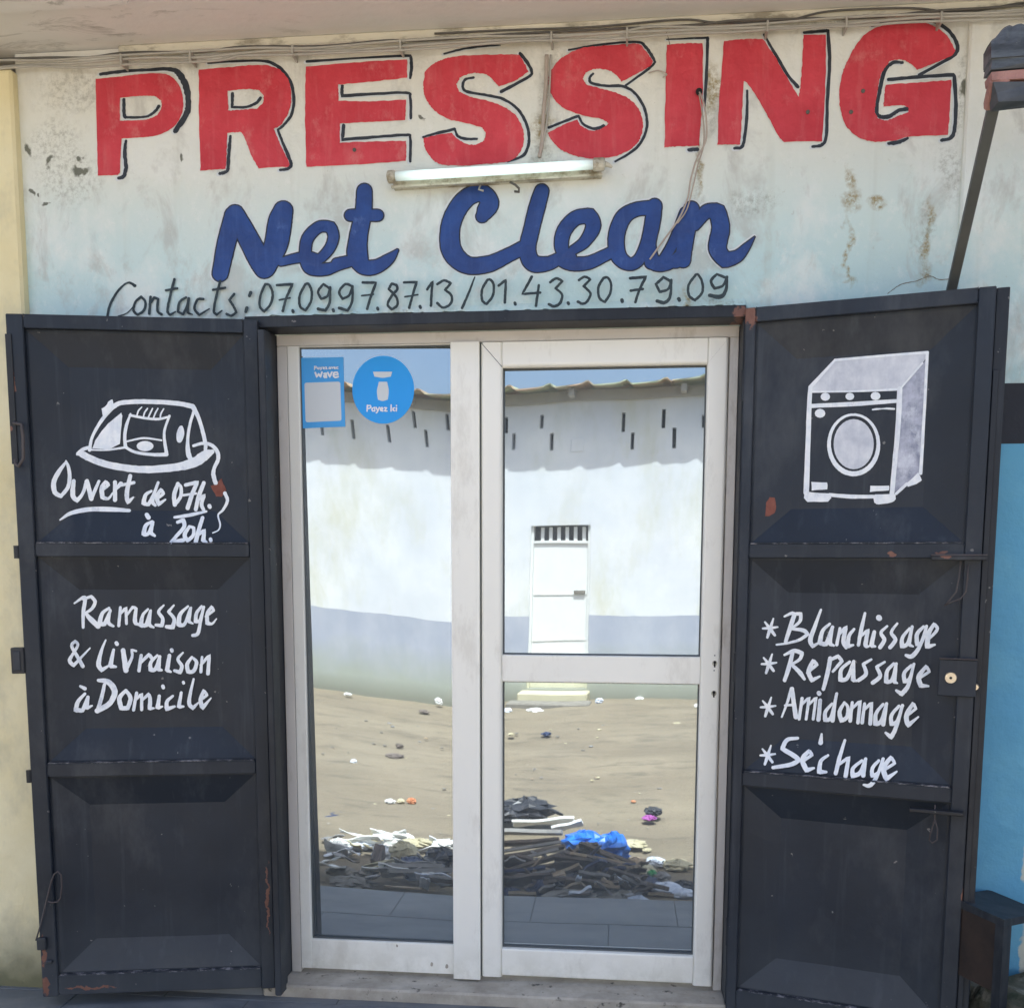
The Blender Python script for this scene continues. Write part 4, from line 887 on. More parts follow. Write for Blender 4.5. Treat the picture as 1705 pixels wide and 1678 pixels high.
for pts in ([(1600, 932), (1597, 960), (1592, 985), (1580, 1000), (1572, 1008), (1585, 1002), (1600, 996), (1608, 985), (1611, 962), (1612, 940)], [(1557, 1340), (1556, 1365), (1549, 1388), (1547, 1398), (1552, 1403), (1560, 1398), (1561, 1380), (1556, 1362)]):
    Q = [RL.hit(u, v, .010) for u, v in pts]; MB().tube([tuple(p) for p in Q], .0024, 6).build('wire_loop', 'rusty', RL.root, smooth=True)
# hinges at the jambs
for Lf, x in ((LL, -.018), (RL, 1.4835)):
    for z in (.25, 1.10, 1.95):
        MB().tube([(x, -.128, z-.045), (x, -.128, z+.045)], .008, 10).build('hinge', 'steelF', Lf.root)
ZD = 3.552; ZE = 3.41
def LP(Lf, ox, oy, sc, base=.0014, w=18): return Brush(Lf.surf, ox, oy, sc, base=base-.0005, w=w, step=4e-6)
# iron
P = LP(LL, 0, 500, ZD)
P.strokes([[(455, 912, 10), (480, 908, 36), (540, 938, 38), (640, 972, 38), (780, 996, 40), (900, 1000, 42), (1050, 985, 46), (1150, 958, 58), (1215, 915, 56), (1255, 895, 26)], [(458, 905, 14), (490, 882, 20), (532, 868, 18)],
  [(530, 885, 20), (545, 810, 16), (600, 712, 20), (680, 622, 26), (760, 602, 26), (900, 600, 26), (1050, 610, 26), (1140, 628, 28)], [(1140, 628, 28), (1172, 690, 22), (1200, 780, 22), (1215, 850, 22), (1215, 885, 18)],
  [(1148, 650, 16), (1122, 740, 16), (1110, 830, 18), (1115, 910, 28), (1140, 955, 22)],
  [(530, 884, 8), (620, 886, 9), (700, 876, 12), (750, 868, 12)], [(772, 672, 10), (748, 740, 18), (738, 800, 18), (742, 868, 20)], [(742, 868, 16), (800, 898, 16), (900, 912, 18), (985, 912, 22)], [(985, 905, 20), (972, 820, 16), (975, 760, 14), (1002, 684, 14)], [(1002, 688, 12), (940, 702, 14), (880, 700, 14), (820, 690, 14), (768, 680, 14)],
  [(752, 834, 9), (850, 815, 11), (955, 828, 9)], [(838, 632, 6), (818, 655, 9), (808, 688, 7)], [(872, 640, 8), (855, 665, 9), (848, 692, 7)], [(902, 640, 7), (890, 665, 9), (876, 694, 8)], [(934, 640, 7), (920, 665, 9), (908, 694, 8)], [(968, 642, 7), (952, 670, 9), (948, 690, 8)],
  [(1145, 860, 16), (1200, 846, 18), (1250, 856, 20), (1285, 895, 22), (1290, 940, 22), (1268, 990, 20), (1262, 1030, 24), (1275, 1080, 24)], [(1330, 1140, 20), (1345, 1185, 18), (1318, 1240, 14), (1290, 1270, 9), (1302, 1325, 9), (1292, 1358, 7), (1258, 1375, 6)]], rough=.12)
P.poly([[(600, 640), (628, 622), (640, 600), (665, 585), (672, 620), (692, 632), (650, 660), (612, 700), (606, 670)]], n=3, jit=2)
P.poly([[(545, 875), (575, 810), (640, 730), (718, 665), (722, 700), (708, 850), (640, 880)]], n=4, jit=3, corner=50)
P.dot(858, 862, 50, 30, 20)
P.poly([[(1080, 745), (1090, 790), (1072, 838), (1048, 835), (1044, 790), (1060, 748)]], n=4, corner=100)
P.build('painted_iron', 'white', LL.root, label='white painted clothes iron with cord')
P = LP(LL, 0, 500, ZD, base=.0022); P.poly([[(1245, 1095), (1275, 1085), (1310, 1052), (1322, 1085), (1338, 1125), (1312, 1160), (1280, 1158), (1262, 1130)]], n=3, jit=4, corner=20); P.build('rust_patch', 'rustpaint', LL.root)
# Ouvert de 07h. a 20h.
P = LP(LL, 0, 500, ZD)
P.strokes([[(392, 955, 12), (350, 1010, 24), (318, 1075, 28), (325, 1135, 28), (360, 1158, 22)], [(360, 1158, 20), (402, 1105, 22), (412, 1040, 22), (404, 985, 18), (390, 950, 10)], [(436, 1068, 22), (430, 1150, 28), (455, 1185, 24), (490, 1140, 18), (512, 1070, 22)], [(515, 1068, 22), (540, 1172, 28)], [(540, 1172, 22), (585, 1070, 16)],
  [(600, 1128, 14), (642, 1090, 20), (625, 1072, 18), (602, 1110, 26), (606, 1165, 26), (640, 1172, 16), (668, 1138, 10)], [(680, 1075, 22), (680, 1180, 24)], [(682, 1120, 14), (715, 1085, 26)], [(770, 1038, 22), (750, 1140, 26), (756, 1195, 24), (788, 1165, 10)], [(712, 1094, 16), (792, 1078, 18)],
  [(355, 1298, 8), (420, 1258, 22), (520, 1237, 26), (640, 1235, 28), (765, 1243, 18)],
  [(895, 1128, 14), (862, 1150, 20), (848, 1200, 26), (878, 1208, 20), (910, 1145, 18), (935, 1078, 16)], [(915, 1135, 16), (902, 1190, 22), (918, 1212, 16)], [(925, 1178, 14), (968, 1142, 18), (952, 1118, 18), (928, 1160, 24), (938, 1206, 24), (978, 1178, 10)],
  [(1052, 1085, 22), (1030, 1150, 24), (1034, 1208, 24)], [(1034, 1208, 20), (1068, 1160, 20), (1070, 1105, 18), (1052, 1085, 14)], [(1098, 1092, 20), (1168, 1075, 22), (1135, 1150, 24), (1110, 1228, 24)], [(1085, 1152, 14), (1158, 1142, 14)], [(1205, 1080, 22), (1175, 1160, 24), (1158, 1236, 22)], [(1172, 1180, 16), (1208, 1152, 20), (1192, 1205, 22), (1205, 1240, 18)], [(1238, 1215, 22), (1241, 1222, 22)],
  [(1032, 1283, 14), (1120, 1270, 20), (1220, 1248, 12)], [(868, 1268, 24), (878, 1284, 26)], [(900, 1308, 16), (862, 1332, 22), (850, 1382, 28), (878, 1378, 20), (904, 1312, 18)], [(904, 1320, 16), (892, 1370, 24), (915, 1392, 14)],
  [(1050, 1312, 18), (1085, 1298, 24), (1088, 1340, 22), (1045, 1392, 20), (1012, 1430, 18)], [(1012, 1430, 18), (1082, 1418, 24)], [(1120, 1338, 18), (1092, 1385, 24), (1108, 1422, 22), (1142, 1390, 20), (1146, 1345, 18), (1120, 1336, 14)], [(1198, 1285, 20), (1172, 1370, 24), (1158, 1428, 24)], [(1175, 1385, 16), (1208, 1358, 20), (1202, 1420, 26), (1222, 1428, 10)], [(1245, 1412, 20), (1247, 1420, 20)]], rough=.15)
P.build('painted_hours', 'white', LL.root, label='white hand-painted words Ouvert de 07h. a 20h.')
P = LP(LL, 0, 900, ZD)
P.strokes([[(440, 370, 9), (490, 335, 18), (503, 345, 22), (492, 430, 20), (492, 512, 16)], [(490, 345, 14), (540, 330, 18), (562, 360, 20), (545, 400, 18), (505, 428, 14)], [(505, 428, 16), (535, 462, 28), (580, 505, 30)],
  [(645, 398, 14), (605, 430, 20), (588, 490, 28), (618, 495, 22), (652, 415, 16)], [(652, 410, 14), (640, 480, 22), (670, 505, 14)], [(712, 395, 16), (702, 502, 18)], [(706, 440, 12), (745, 395, 18), (748, 490, 16)], [(750, 440, 12), (785, 392, 16), (805, 400, 18), (798, 478, 24), (820, 496, 14)],
  [(875, 405, 12), (845, 440, 18), (832, 500, 26), (865, 502, 22), (890, 415, 16)], [(892, 412, 12), (882, 490, 22), (908, 512, 12)], [(968, 382, 10), (938, 420, 18), (962, 460, 20), (958, 502, 22), (922, 498, 16)], [(1028, 382, 10), (996, 420, 18), (1030, 462, 20), (1022, 512, 26), (985, 508, 20)],
  [(1112, 388, 12), (1066, 435, 22), (1056, 496, 28), (1092, 492, 20), (1126, 400, 16)], [(1130, 396, 12), (1116, 478, 20), (1140, 490, 9)], [(1192, 388, 14), (1162, 430, 20), (1157, 480, 22), (1182, 468, 16), (1205, 392, 16)], [(1205, 392, 14), (1186, 480, 18), (1170, 548, 20), (1140, 560, 18)], [(1218, 448, 14), (1264, 412, 16), (1252, 390, 16), (1226, 430, 20), (1226, 488, 24), (1255, 490, 14), (1280, 462, 7)],
  [(490, 742, 22), (455, 680, 20), (424, 622, 18), (445, 593, 16), (460, 618, 16), (432, 668, 16), (412, 708, 22), (435, 738, 20), (480, 690, 14), (532, 635, 8)],
  [(625, 588, 9), (600, 650, 18), (583, 728, 28), (600, 765, 24), (642, 740, 12)], [(672, 645, 16), (652, 740, 28), (685, 745, 14)], [(688, 605, 22), (692, 611, 22)], [(728, 648, 26), (745, 765, 32)], [(742, 765, 24), (780, 690, 16), (778, 645, 14), (805, 652, 12)],
  [(835, 678, 18), (822, 768, 20)], [(830, 722, 16), (882, 672, 20), (902, 700, 20)], [(930, 678, 14), (892, 720, 20), (890, 762, 26), (920, 758, 22), (945, 685, 18)], [(946, 685, 14), (936, 760, 26), (955, 765, 14)], [(1002, 678, 20), (988, 765, 26), (1010, 775, 12)], [(1015, 645, 20), (1017, 652, 20)],
  [(1082, 662, 10), (1052, 700, 18), (1075, 740, 20), (1066, 778, 24), (1032, 768, 16)], [(1135, 688, 14), (1107, 730, 22), (1112, 775, 24), (1145, 770, 22), (1162, 718, 20), (1135, 688, 12)], [(1195, 688, 14), (1188, 775, 18)], [(1188, 735, 14), (1238, 676, 18), (1230, 785, 22)],
  [(475, 860, 14), (502, 874, 22)], [(502, 905, 16), (462, 950, 22), (448, 1000, 28), (488, 1005, 22), (520, 925, 20)], [(522, 925, 16), (510, 990, 26), (545, 975, 9)], [(582, 825, 18), (640, 835, 32), (678, 890, 34), (650, 960, 30), (575, 1005, 30)], [(618, 850, 18), (600, 930, 22), (578, 1000, 20)],
  [(745, 885, 18), (707, 930, 26), (717, 990, 26), (755, 990, 24), (772, 930, 24), (745, 885, 18)], [(808, 900, 18), (790, 1000, 18)], [(798, 945, 14), (838, 905, 18), (838, 998, 18)], [(838, 945, 14), (880, 905, 18), (888, 940, 22), (885, 992, 24), (910, 990, 10)],
  [(942, 918, 18), (932, 988, 26), (960, 980, 10)], [(963, 860, 20), (966, 868, 20)], [(1022, 918, 14), (988, 950, 20), (986, 995, 26), (1032, 980, 14)], [(1072, 898, 16), (1057, 982, 24), (1085, 980, 12)], [(1084, 836, 16), (1086, 842, 16)], [(1145, 818, 12), (1118, 950, 22), (1140, 990, 22), (1172, 958, 9)],
  [(1182, 945, 14), (1225, 912, 16), (1205, 885, 18), (1186, 940, 24), (1197, 988, 26), (1248, 930, 7)]], rough=.15)
P.build('painted_delivery_words', 'white', LL.root, label='white hand-painted words Ramassage & Livraison a Domicile')
# washing machine
P = LP(RL, 1205, 480, ZE, base=.0013)
P.poly([[(990, 640), (1012, 560), (1130, 430), (1152, 400), (1118, 1050), (1040, 1110), (960, 1165)]], n=4, jit=4, corner=1, grid=24); P.build('painted_side_wash', 'greywash', RL.root)
P = LP(RL, 1205, 480, ZE, base=.0016)
P.poly([[(492, 560), (632, 405), (900, 382), (1158, 362), (1140, 410), (1010, 555), (985, 572), (740, 585), (500, 590)]], n=4, jit=4, corner=1, grid=24); P.build('painted_top_wash', 'topwash', RL.root)
P = LP(RL, 1205, 480, ZE, base=.0022, w=20)
P.strokes([[(492, 560, 20), (632, 408, 12)], [(632, 408, 14), (900, 384, 13), (1158, 364, 14)], [(492, 562, 22), (484, 700, 26), (478, 900, 28), (468, 1160, 30)], [(505, 588, 10), (740, 585, 9), (985, 574, 14)], [(500, 668, 22), (740, 657, 24), (985, 640, 20)], [(1000, 572, 30), (990, 780, 28), (972, 980, 26), (955, 1165, 26)],
  [(600, 1172, 18), (720, 1182, 22), (860, 1182, 18)], [(1156, 366, 16), (1140, 680, 16), (1118, 1050, 18)], [(1128, 425, 10), (1012, 560, 9)], [(980, 1165, 16), (1040, 1110, 16)], [(845, 689, 7), (870, 686, 10), (900, 684, 6), (930, 683, 10), (968, 685, 9)],
  [(738+140*math.cos(a), 885+168*math.sin(a), 20+7*math.sin(a)) for a in [i*math.pi/12-1.5 for i in range(25)]]], rough=.1)
P.poly([[(458, 1150), (520, 1160), (600, 1165), (612, 1188), (592, 1212), (475, 1212), (456, 1190)]], n=3, jit=2); P.poly([[(850, 1190), (860, 1170), (975, 1168), (978, 1195), (955, 1215), (880, 1226), (855, 1215)]], n=3, jit=2)
P.poly([[(1040, 1105), (1105, 1045), (1125, 1090), (1095, 1110), (1045, 1128)]], n=3, jit=2); P.poly([[(497, 1098), (588, 1102), (588, 1142), (500, 1147)]], n=3, jit=3, corner=20); P.poly([[(832, 1120), (940, 1120), (938, 1148), (830, 1155)]], n=3, jit=3, corner=20)
for (x, y, r) in ((577, 616, 27), (716, 614, 25), (862, 612, 28), (547, 710, 30)): P.dot(x, y, r, r*.85, 12)
P.build('painted_washing_machine', 'white', RL.root, label='white painted outline of a front-loading washing machine')
P = LP(RL, 1205, 480, ZE, base=.0016); P.dot(738, 885, 114, 142, 32); P.build('painted_porthole', 'topwash', RL.root)
P = LP(RL, 1205, 480, ZE, base=.0013); P.poly([[(240, 1215), (262, 1185), (290, 1190), (298, 1235), (290, 1275), (262, 1290), (236, 1292)]], n=3, jit=3, corner=30); P.build('rust_patch', 'rustpaint', RL.root)
P = LP(RL, 1205, 900, ZE, w=16)
for cx, cy in ((262, 498), (255, 700), (250, 945), (248, 1218)):
    P.strokes([[(cx+20, cy-56, 8), (cx+2, cy, 18), (cx-14, cy+50, 14)], [(cx-28, cy-36, 9), (cx, cy, 18), (cx+28, cy+38, 14)], [(cx-40, cy, 10), (cx, cy-2, 16), (cx+44, cy-8, 9)]], rough=.1)
P.strokes([[(345, 430, 10), (385, 412, 18), (402, 418, 24), (375, 500, 24), (352, 572, 20)], [(395, 415, 16), (438, 415, 20), (432, 458, 18), (385, 498, 12)], [(385, 500, 14), (450, 508, 22), (478, 530, 20), (430, 562, 16), (360, 582, 12), (300, 590, 10)],
  [(552, 392, 12), (520, 480, 20), (492, 560, 26), (505, 600, 20), (535, 582, 12)], [(602, 472, 14), (562, 512, 20), (545, 580, 28), (580, 590, 22), (618, 490, 18)], [(618, 490, 16), (602, 575, 26), (625, 595, 12)], [(660, 498, 16), (642, 590, 18)], [(652, 535, 14), (695, 488, 20), (680, 570, 24), (695, 608, 16)],
  [(740, 502, 14), (712, 540, 20), (702, 600, 26), (735, 592, 12)], [(802, 412, 14), (780, 510, 22), (765, 592, 18)], [(775, 545, 14), (820, 505, 18), (805, 590, 24), (822, 600, 12)], [(855, 518, 20), (838, 595, 26), (860, 600, 12)], [(880, 436, 30), (884, 440, 30)],
  [(928, 485, 12), (893, 522, 18), (912, 562, 22), (888, 605, 22)], [(985, 470, 12), (952, 520, 18), (975, 562, 22), (945, 605, 22)], [(1055, 498, 14), (1015, 550, 20), (1012, 600, 26), (1045, 582, 20), (1070, 488, 16)], [(1070, 488, 14), (1052, 590, 20), (1075, 600, 10)], [(1135, 488, 16), (1098, 530, 22), (1098, 590, 24), (1128, 570, 16), (1152, 485, 16)], [(1152, 485, 14), (1115, 595, 20), (1070, 655, 26), (1035, 650, 16)],
  [(1160, 562, 14), (1212, 505, 18), (1195, 472, 18), (1162, 530, 26), (1155, 602, 28), (1198, 590, 12)],
  [(345, 648, 12), (400, 625, 22), (445, 638, 22), (432, 672, 18), (385, 702, 14)], [(385, 702, 16), (430, 745, 24), (458, 785, 16)], [(390, 640, 20), (370, 720, 24), (346, 792, 20)], [(475, 750, 14), (530, 702, 18), (508, 680, 20), (482, 740, 24), (500, 792, 24), (545, 770, 10)], [(605, 668, 24), (592, 740, 24), (566, 842, 20)], [(602, 678, 16), (650, 655, 20), (672, 682, 20), (620, 742, 14)],
  [(715, 688, 16), (668, 730, 20), (662, 790, 26), (702, 778, 22), (738, 685, 18)], [(738, 688, 16), (735, 790, 26), (755, 795, 12)], [(838, 674, 12), (792, 700, 18), (808, 755, 22), (766, 792, 20)], [(914, 688, 12), (868, 716, 18), (888, 768, 22), (846, 806, 22)], [(965, 698, 16), (928, 740, 20), (922, 800, 26), (955, 790, 20), (980, 698, 16)], [(980, 698, 14), (968, 800, 24), (985, 808, 10)],
  [(1065, 708, 16), (1025, 750, 20), (1027, 800, 24), (1055, 780, 16), (1080, 700, 16)], [(1080, 700, 14), (1048, 820, 22), (1010, 870, 26), (980, 850, 14)], [(1112, 780, 14), (1168, 742, 16), (1150, 712, 18), (1108, 770, 26), (1118, 822, 26), (1162, 825, 12)],
  [(330, 1000, 10), (360, 920, 14), (385, 840, 20)], [(388, 840, 22), (398, 920, 24), (410, 1000, 26)], [(348, 935, 12), (402, 930, 14)], [(445, 895, 18), (428, 1012, 16)], [(438, 935, 12), (485, 888, 16), (468, 1012, 16)], [(478, 935, 12), (525, 888, 16), (508, 1012, 16)], [(548, 905, 20), (538, 1015, 24)], [(540, 864, 24), (543, 868, 24)],
  [(615, 925, 14), (578, 970, 20), (576, 1018, 24), (610, 1000, 20), (642, 868, 16)], [(635, 900, 14), (618, 1020, 24)], [(685, 918, 14), (658, 970, 22), (668, 1022, 24), (700, 1000, 22), (705, 945, 18), (685, 918, 12)], [(730, 918, 16), (718, 1022, 20)], [(726, 955, 14), (775, 908, 18), (762, 1032, 20)], [(800, 925, 16), (786, 1032, 20)], [(795, 962, 14), (840, 918, 18), (832, 1038, 22)],
  [(905, 928, 16), (865, 980, 20), (862, 1040, 28), (895, 1022, 22), (925, 925, 18)], [(925, 925, 16), (906, 1042, 24)], [(995, 938, 16), (953, 990, 20), (952, 1042, 24), (985, 1022, 18), (1015, 935, 18)], [(1015, 935, 16), (978, 1060, 22), (950, 1115, 26), (920, 1090, 14)], [(1032, 1000, 14), (1092, 952, 16), (1075, 922, 18), (1038, 990, 26), (1046, 1048, 26), (1105, 1000, 9)],
  [(420, 1120, 16), (360, 1130, 22), (332, 1180, 24), (400, 1220, 26), (428, 1245, 24), (380, 1270, 24), (280, 1287, 18)], [(452, 1250, 16), (502, 1215, 18), (485, 1192, 20), (447, 1240, 26), (470, 1302, 28), (512, 1290, 12)], [(556, 1098, 12), (550, 1146, 26)], [(592, 1218, 14), (552, 1250, 20), (542, 1312, 28), (582, 1312, 14)], [(688, 1132, 14), (658, 1230, 22), (636, 1320, 22)], [(652, 1272, 14), (710, 1228, 20), (692, 1335, 24)],
  [(785, 1248, 16), (735, 1290, 20), (732, 1335, 28), (775, 1315, 22), (806, 1238, 18)], [(806, 1240, 16), (792, 1332, 24)], [(880, 1248, 16), (845, 1290, 20), (842, 1335, 22), (880, 1312, 18), (905, 1238, 18)], [(905, 1240, 16), (868, 1340, 20), (830, 1388, 24), (795, 1385, 12)], [(912, 1300, 16), (972, 1262, 16), (950, 1228, 20), (908, 1290, 28), (922, 1352, 28), (982, 1310, 10)]], rough=.12)
P.build('painted_service_list', 'white', RL.root, label='white hand-painted list Blanchissage, Repassage, Amidonnage, Sechage')

# ------------------------------------------------------------------ neighbour's awning and its strut, metal counter
aw = thing('rolled_awning', 'grey rolled awning with rusty pink cloth band at the top right corner', 'awning', (2.2, -.62, 2.55))
A = lambda u, v, y=-.75: aty(u, v, y)
def slab(pts, depth, name, mat, par, x1=3.4, rag=.004, seed=1):
    """a layer seen end-on: profile points (u, v) at its left end, running right along the wall"""
    mb = MB(); r_ = random.Random(seed); N = 14; prof = [A(u, v) for u, v in pts]; n = len(prof)
    for i in range(N+1):
        t = i/N
        for p in prof: mb.v.append((p[0]+(x1-p[0])*t, p[1]+r_.uniform(-rag, rag), p[2]+r_.uniform(-rag, rag)))
        for p in prof[::-1]: mb.v.append((p[0]+(x1-p[0])*t, p[1]+depth, p[2]+r_.uniform(-rag, rag)))
    k = 2*n
    for i in range(N):
        for j in range(k): mb.f.append((i*k+j, i*k+(j+1) % k, (i+1)*k+(j+1) % k, (i+1)*k+j))
    mb.f.append(tuple(range(k))[::-1]); mb.f.append(tuple(range(N*k, N*k+k)))
    return mb.build(name, mat, par)
slab([(1650, 98), (1650, 74)], .05, 'folded_sheet', 'awning', aw, seed=3)
mb = MB(); N = 12; r_ = random.Random(8)
a0, a1 = A(1650, 74), A(1705, 40)
for i in range(N+1):
    t = i/N*1.6; x = a0[0]+(a1[0]-a0[0])*t; 
    for j, (dy_, dz) in enumerate(((0, 0), (.006, .008+.034*min(1, i/4)), (.025, .010+.040*min(1, i/4)), (.05, .004+.038*min(1, i/4)))): mb.v.append((x, -.75+dy_+r_.uniform(-.003, .003), a0[2]-.002+dz+r_.uniform(-.003, .003)))
for i in range(N):
    for j in range(3): k = i*4+j; mb.f.append((k, k+4, k+5, k+1))
mb.build('sheet_fold', 'awning', aw)
slab([(1650, 118), (1652, 104), (1650, 99)], .05, 'folded_sheet', 'awning', aw, seed=5, rag=.005)
slab([(1652, 135), (1651, 119)], .045, 'pink_cloth_band', 'pink', aw, seed=6)
slab([(1662, 168), (1660, 152), (1654, 136)], .05, 'tarpaulin_roll', 'navy', aw, seed=7)
b0 = aty(1582, 492, -.14); b1 = aty(1658, 160, -.70)
d_ = Vector(b1-b0); L_ = d_.length; q = d_.to_track_quat('Z', 'Y'); 
T_ = lambda x, y, z: tuple(Vector(b0)+q @ Vector((x, y, z)))
MB().box(-.013, -.011, -.03, .013, .011, L_+.02, T=T_, bev=.002).build('support_strut', 'strut', aw)
MB().box(-.022, -.015, L_-.03, .022, .015, L_+.05, T=T_, bev=.006).build('strut_bracket', 'pink', aw)
ct = thing('metal_counter', 'low dark metal counter against the blue wall, bottom right corner', 'counter', (2.35, -.3, .15))
Fc, Rc, Bc = [Vector(aty(*q)) for q in ((1672, 1531, -.46), (1716, 1522, -.34), (1626, 1484, -.17))]
Lc = Fc+(Bc-Rc); Rc2 = Rc+(Rc-Fc)*.5; Bc2 = Bc+(Rc-Fc)*.5
def prism(pts, dz, name, mat, par):
    mb = MB(); n = len(pts); mb.v = [tuple(p) for p in pts]+[(p[0], p[1], p[2]-dz) for p in pts]
    mb.f = [tuple(range(n)), tuple(range(n, 2*n))[::-1]]+[(i, (i+1) % n, n+(i+1) % n, n+i) for i in range(n)]; return mb.build(name, mat, par)
Lc2 = Lc+(Fc-Rc)*.0; prism([Fc, Rc2, Bc2, Lc2], .022, 'counter_top', 'counter', ct)
dn = Vector((0, 0, .0225)); e1 = (Rc-Fc).normalized(); e2 = (Lc-Fc).normalized()
for p in (Fc, ): prism([p-dn, p-dn+e1*.05, p-dn+e1*.05+e2*.028, p-dn+e2*.028], p.z-.19, 'leg', 'counter', ct)
prism([Lc-dn-e2*.03, Lc-dn+e1*.03-e2*.03, Lc-dn+e1*.03, Lc-dn], Lc.z-.19, 'leg', 'counter', ct)
prism([Fc-dn+e2*.0285+e1*.006, Fc-dn+e2*.0285+e1*.014, Lc-dn-e2*.031+e1*.014, Lc-dn-e2*.031+e1*.006], .20, 'side_panel', 'brown', ct)
cb = thing('mossy_kerb', 'mossy broken concrete kerb under the metal counter at the bottom right', 'kerb', (2.6, -.4, -.07))
mb = MB(); r_ = random.Random(12); nx, ny = 26, 14
for j in range(ny+1):
    for i in range(nx+1):
        x = 2.12+1.5*i/nx; y = WY-.02-.62*j/ny; h = .165 if (2 < j < ny-1 and i > 1) else (.15 if j <= 2 else .02)
        if j == ny or i == 0: h = -.09
        mb.v.append((x+r_.uniform(-.01, .01), y+r_.uniform(-.008, .008), h+r_.uniform(-.022, .022)))
for j in range(ny):
    for i in range(nx):
        k = j*(nx+1)+i; mb.f.append((k, k+nx+1, k+nx+2, k+1))
mb.build('kerb_body', 'moss', cb, smooth=True)

# ------------------------------------------------------------------ across the street: the house the glass mirrors
house = thing('house_across_street', 'whitewashed house with grey dado and slit vents mirrored in the door', 'house', tuple(OPP_P+np.array([0, 0, -.2])))
def OT(s_, d, z): q = OPP_P+OPP_X*s_+OPP_N*(-d); return (q[0], q[1], z)
slots = []
def slot(u, v0, v1, w=.042):
    a = r_opp(u, v0); b = r_opp(u, v1); s_ = (a[0]+b[0])/2; slots.append((s_-w/2, s_+w/2, min(a[1], b[1]), max(a[1], b[1])))
for u, v0, v1 in ((902, 690, 713), (1037, 687, 720), (1106, 682, 714), (842, 693, 720), (855, 720, 748), (919, 721, 749), (1053, 721, 750), (1123, 713, 747), (588, 700, 732), (646, 708, 737), (690, 683, 712), (711, 715, 745), (535, 700, 725), (747, 688, 716), (1172, 690, 712)): slot(u, v0, v1)
s0 = slots[3][0]
for k in range(1, 12):
    for (z0, z1, o) in ((slots[0][2], slots[0][3], 0), (slots[4][2], slots[4][3], .3)): slots.append((s0-2.2-k*.62+o, s0-2.2-k*.62+o+.055, z0, z1)); slots.append((4.2+k*.62+o, 4.255+k*.62+o, z0, z1))
# keep slits apart
ok = []
for s_ in slots:
    if all(s_[1] < t[0]-.02 or s_[0] > t[1]+.02 or s_[3] < t[2] or s_[2] > t[3] for t in ok): ok.append(s_)
dl0, dt0 = r_opp(883, 875); dr0, _ = r_opp(985, 876); dx0, dx1 = min(dl0, dr0), max(dl0, dr0); _, db = r_opp(930, 1146)
OV = .3
for _ in range(6):
    ez = r_opp(1000, 642, OV)[1]; OV = (ez-r_opp(1000, 776)[1])/math.tan(rad(SUN_EL))*math.cos(rad(SUN_AZ)-OPP_A)
rects = ok+[(dx0, dx1, db, dt0)]
mbw = wallmesh(rects, -14, 12, -.4, ez-.004, OT, .14); mbw.build('wall', 'oppwall', house)
for s_ in ok: MB().add([OT(s_[0], .12, s_[2]), OT(s_[1], .12, s_[2]), OT(s_[1], .12, s_[3]), OT(s_[0], .12, s_[3])], [(0, 1, 2, 3)]).build('vent_slit', 'black', house)
tz_ = r_opp(930, 904)[1]
dm = MB().box(dx0+.03, .07, db+.004, dx1-.03, .11, tz_, T=OT); dro = dm.build('door', 'oppdoor', house)
MB().box(dx0, .03, db, dx0+.029, .12, dt0, T=OT).build('door_frame', 'oppdoor', house); MB().box(dx1-.029, .03, db, dx1, .12, dt0, T=OT).build('door_frame', 'oppdoor', house)
MB().box(dx0+.03, .05, tz_+.001, dx1-.03, .11, tz_+.03, T=OT).build('transom_rail', 'oppdoor', house)
MB().add([OT(dx0, .135, tz_), OT(dx1, .135, tz_), OT(dx1, .135, dt0), OT(dx0, .135, dt0)], [(0, 1, 2, 3)]).build('transom_opening', 'cabled', house)
for i in range(1, 7):
    x = dx0+.03+(dx1-dx0-.06)*i/6.5; MB().box(x-.02, .06, tz_+.031, x+.02, .09, dt0-.02, T=OT).build('transom_bar', 'oppdoor', house)
for v in (990, 1067):
    z = r_opp(930, v)[1]; MB().box(dx0+.04, .062, z-.008, dx1-.04, .0695, z+.008, T=OT).build('door_seam', 'oppdoor', house)
hx, hz = r_opp(963, 986); MB().box(hx-.07, .04, hz-.02, hx+.07, .0695, hz+.02, T=OT, bev=.005).build('door_handle', 'stone', house)
sz = r_opp(930, 1146)[1]
MB().box(dx0-.06, -.28, -.25, dx1+.04, .0, sz-.02, T=OT, bev=.015).build('door_step', 'step', house)
MB().box(dx0-.14, -.55, -.25, dx1+.10, -.2805, sz-.10, T=OT, bev=.015).build('door_step', 'stone', house)
vx, vz = r_opp(960, 741); MB().box(vx-.07, -.008, vz-.07, vx+.07, -.0005, vz+.07, T=OT, bev=.004).build('vent_cover', 'oppwall', house)
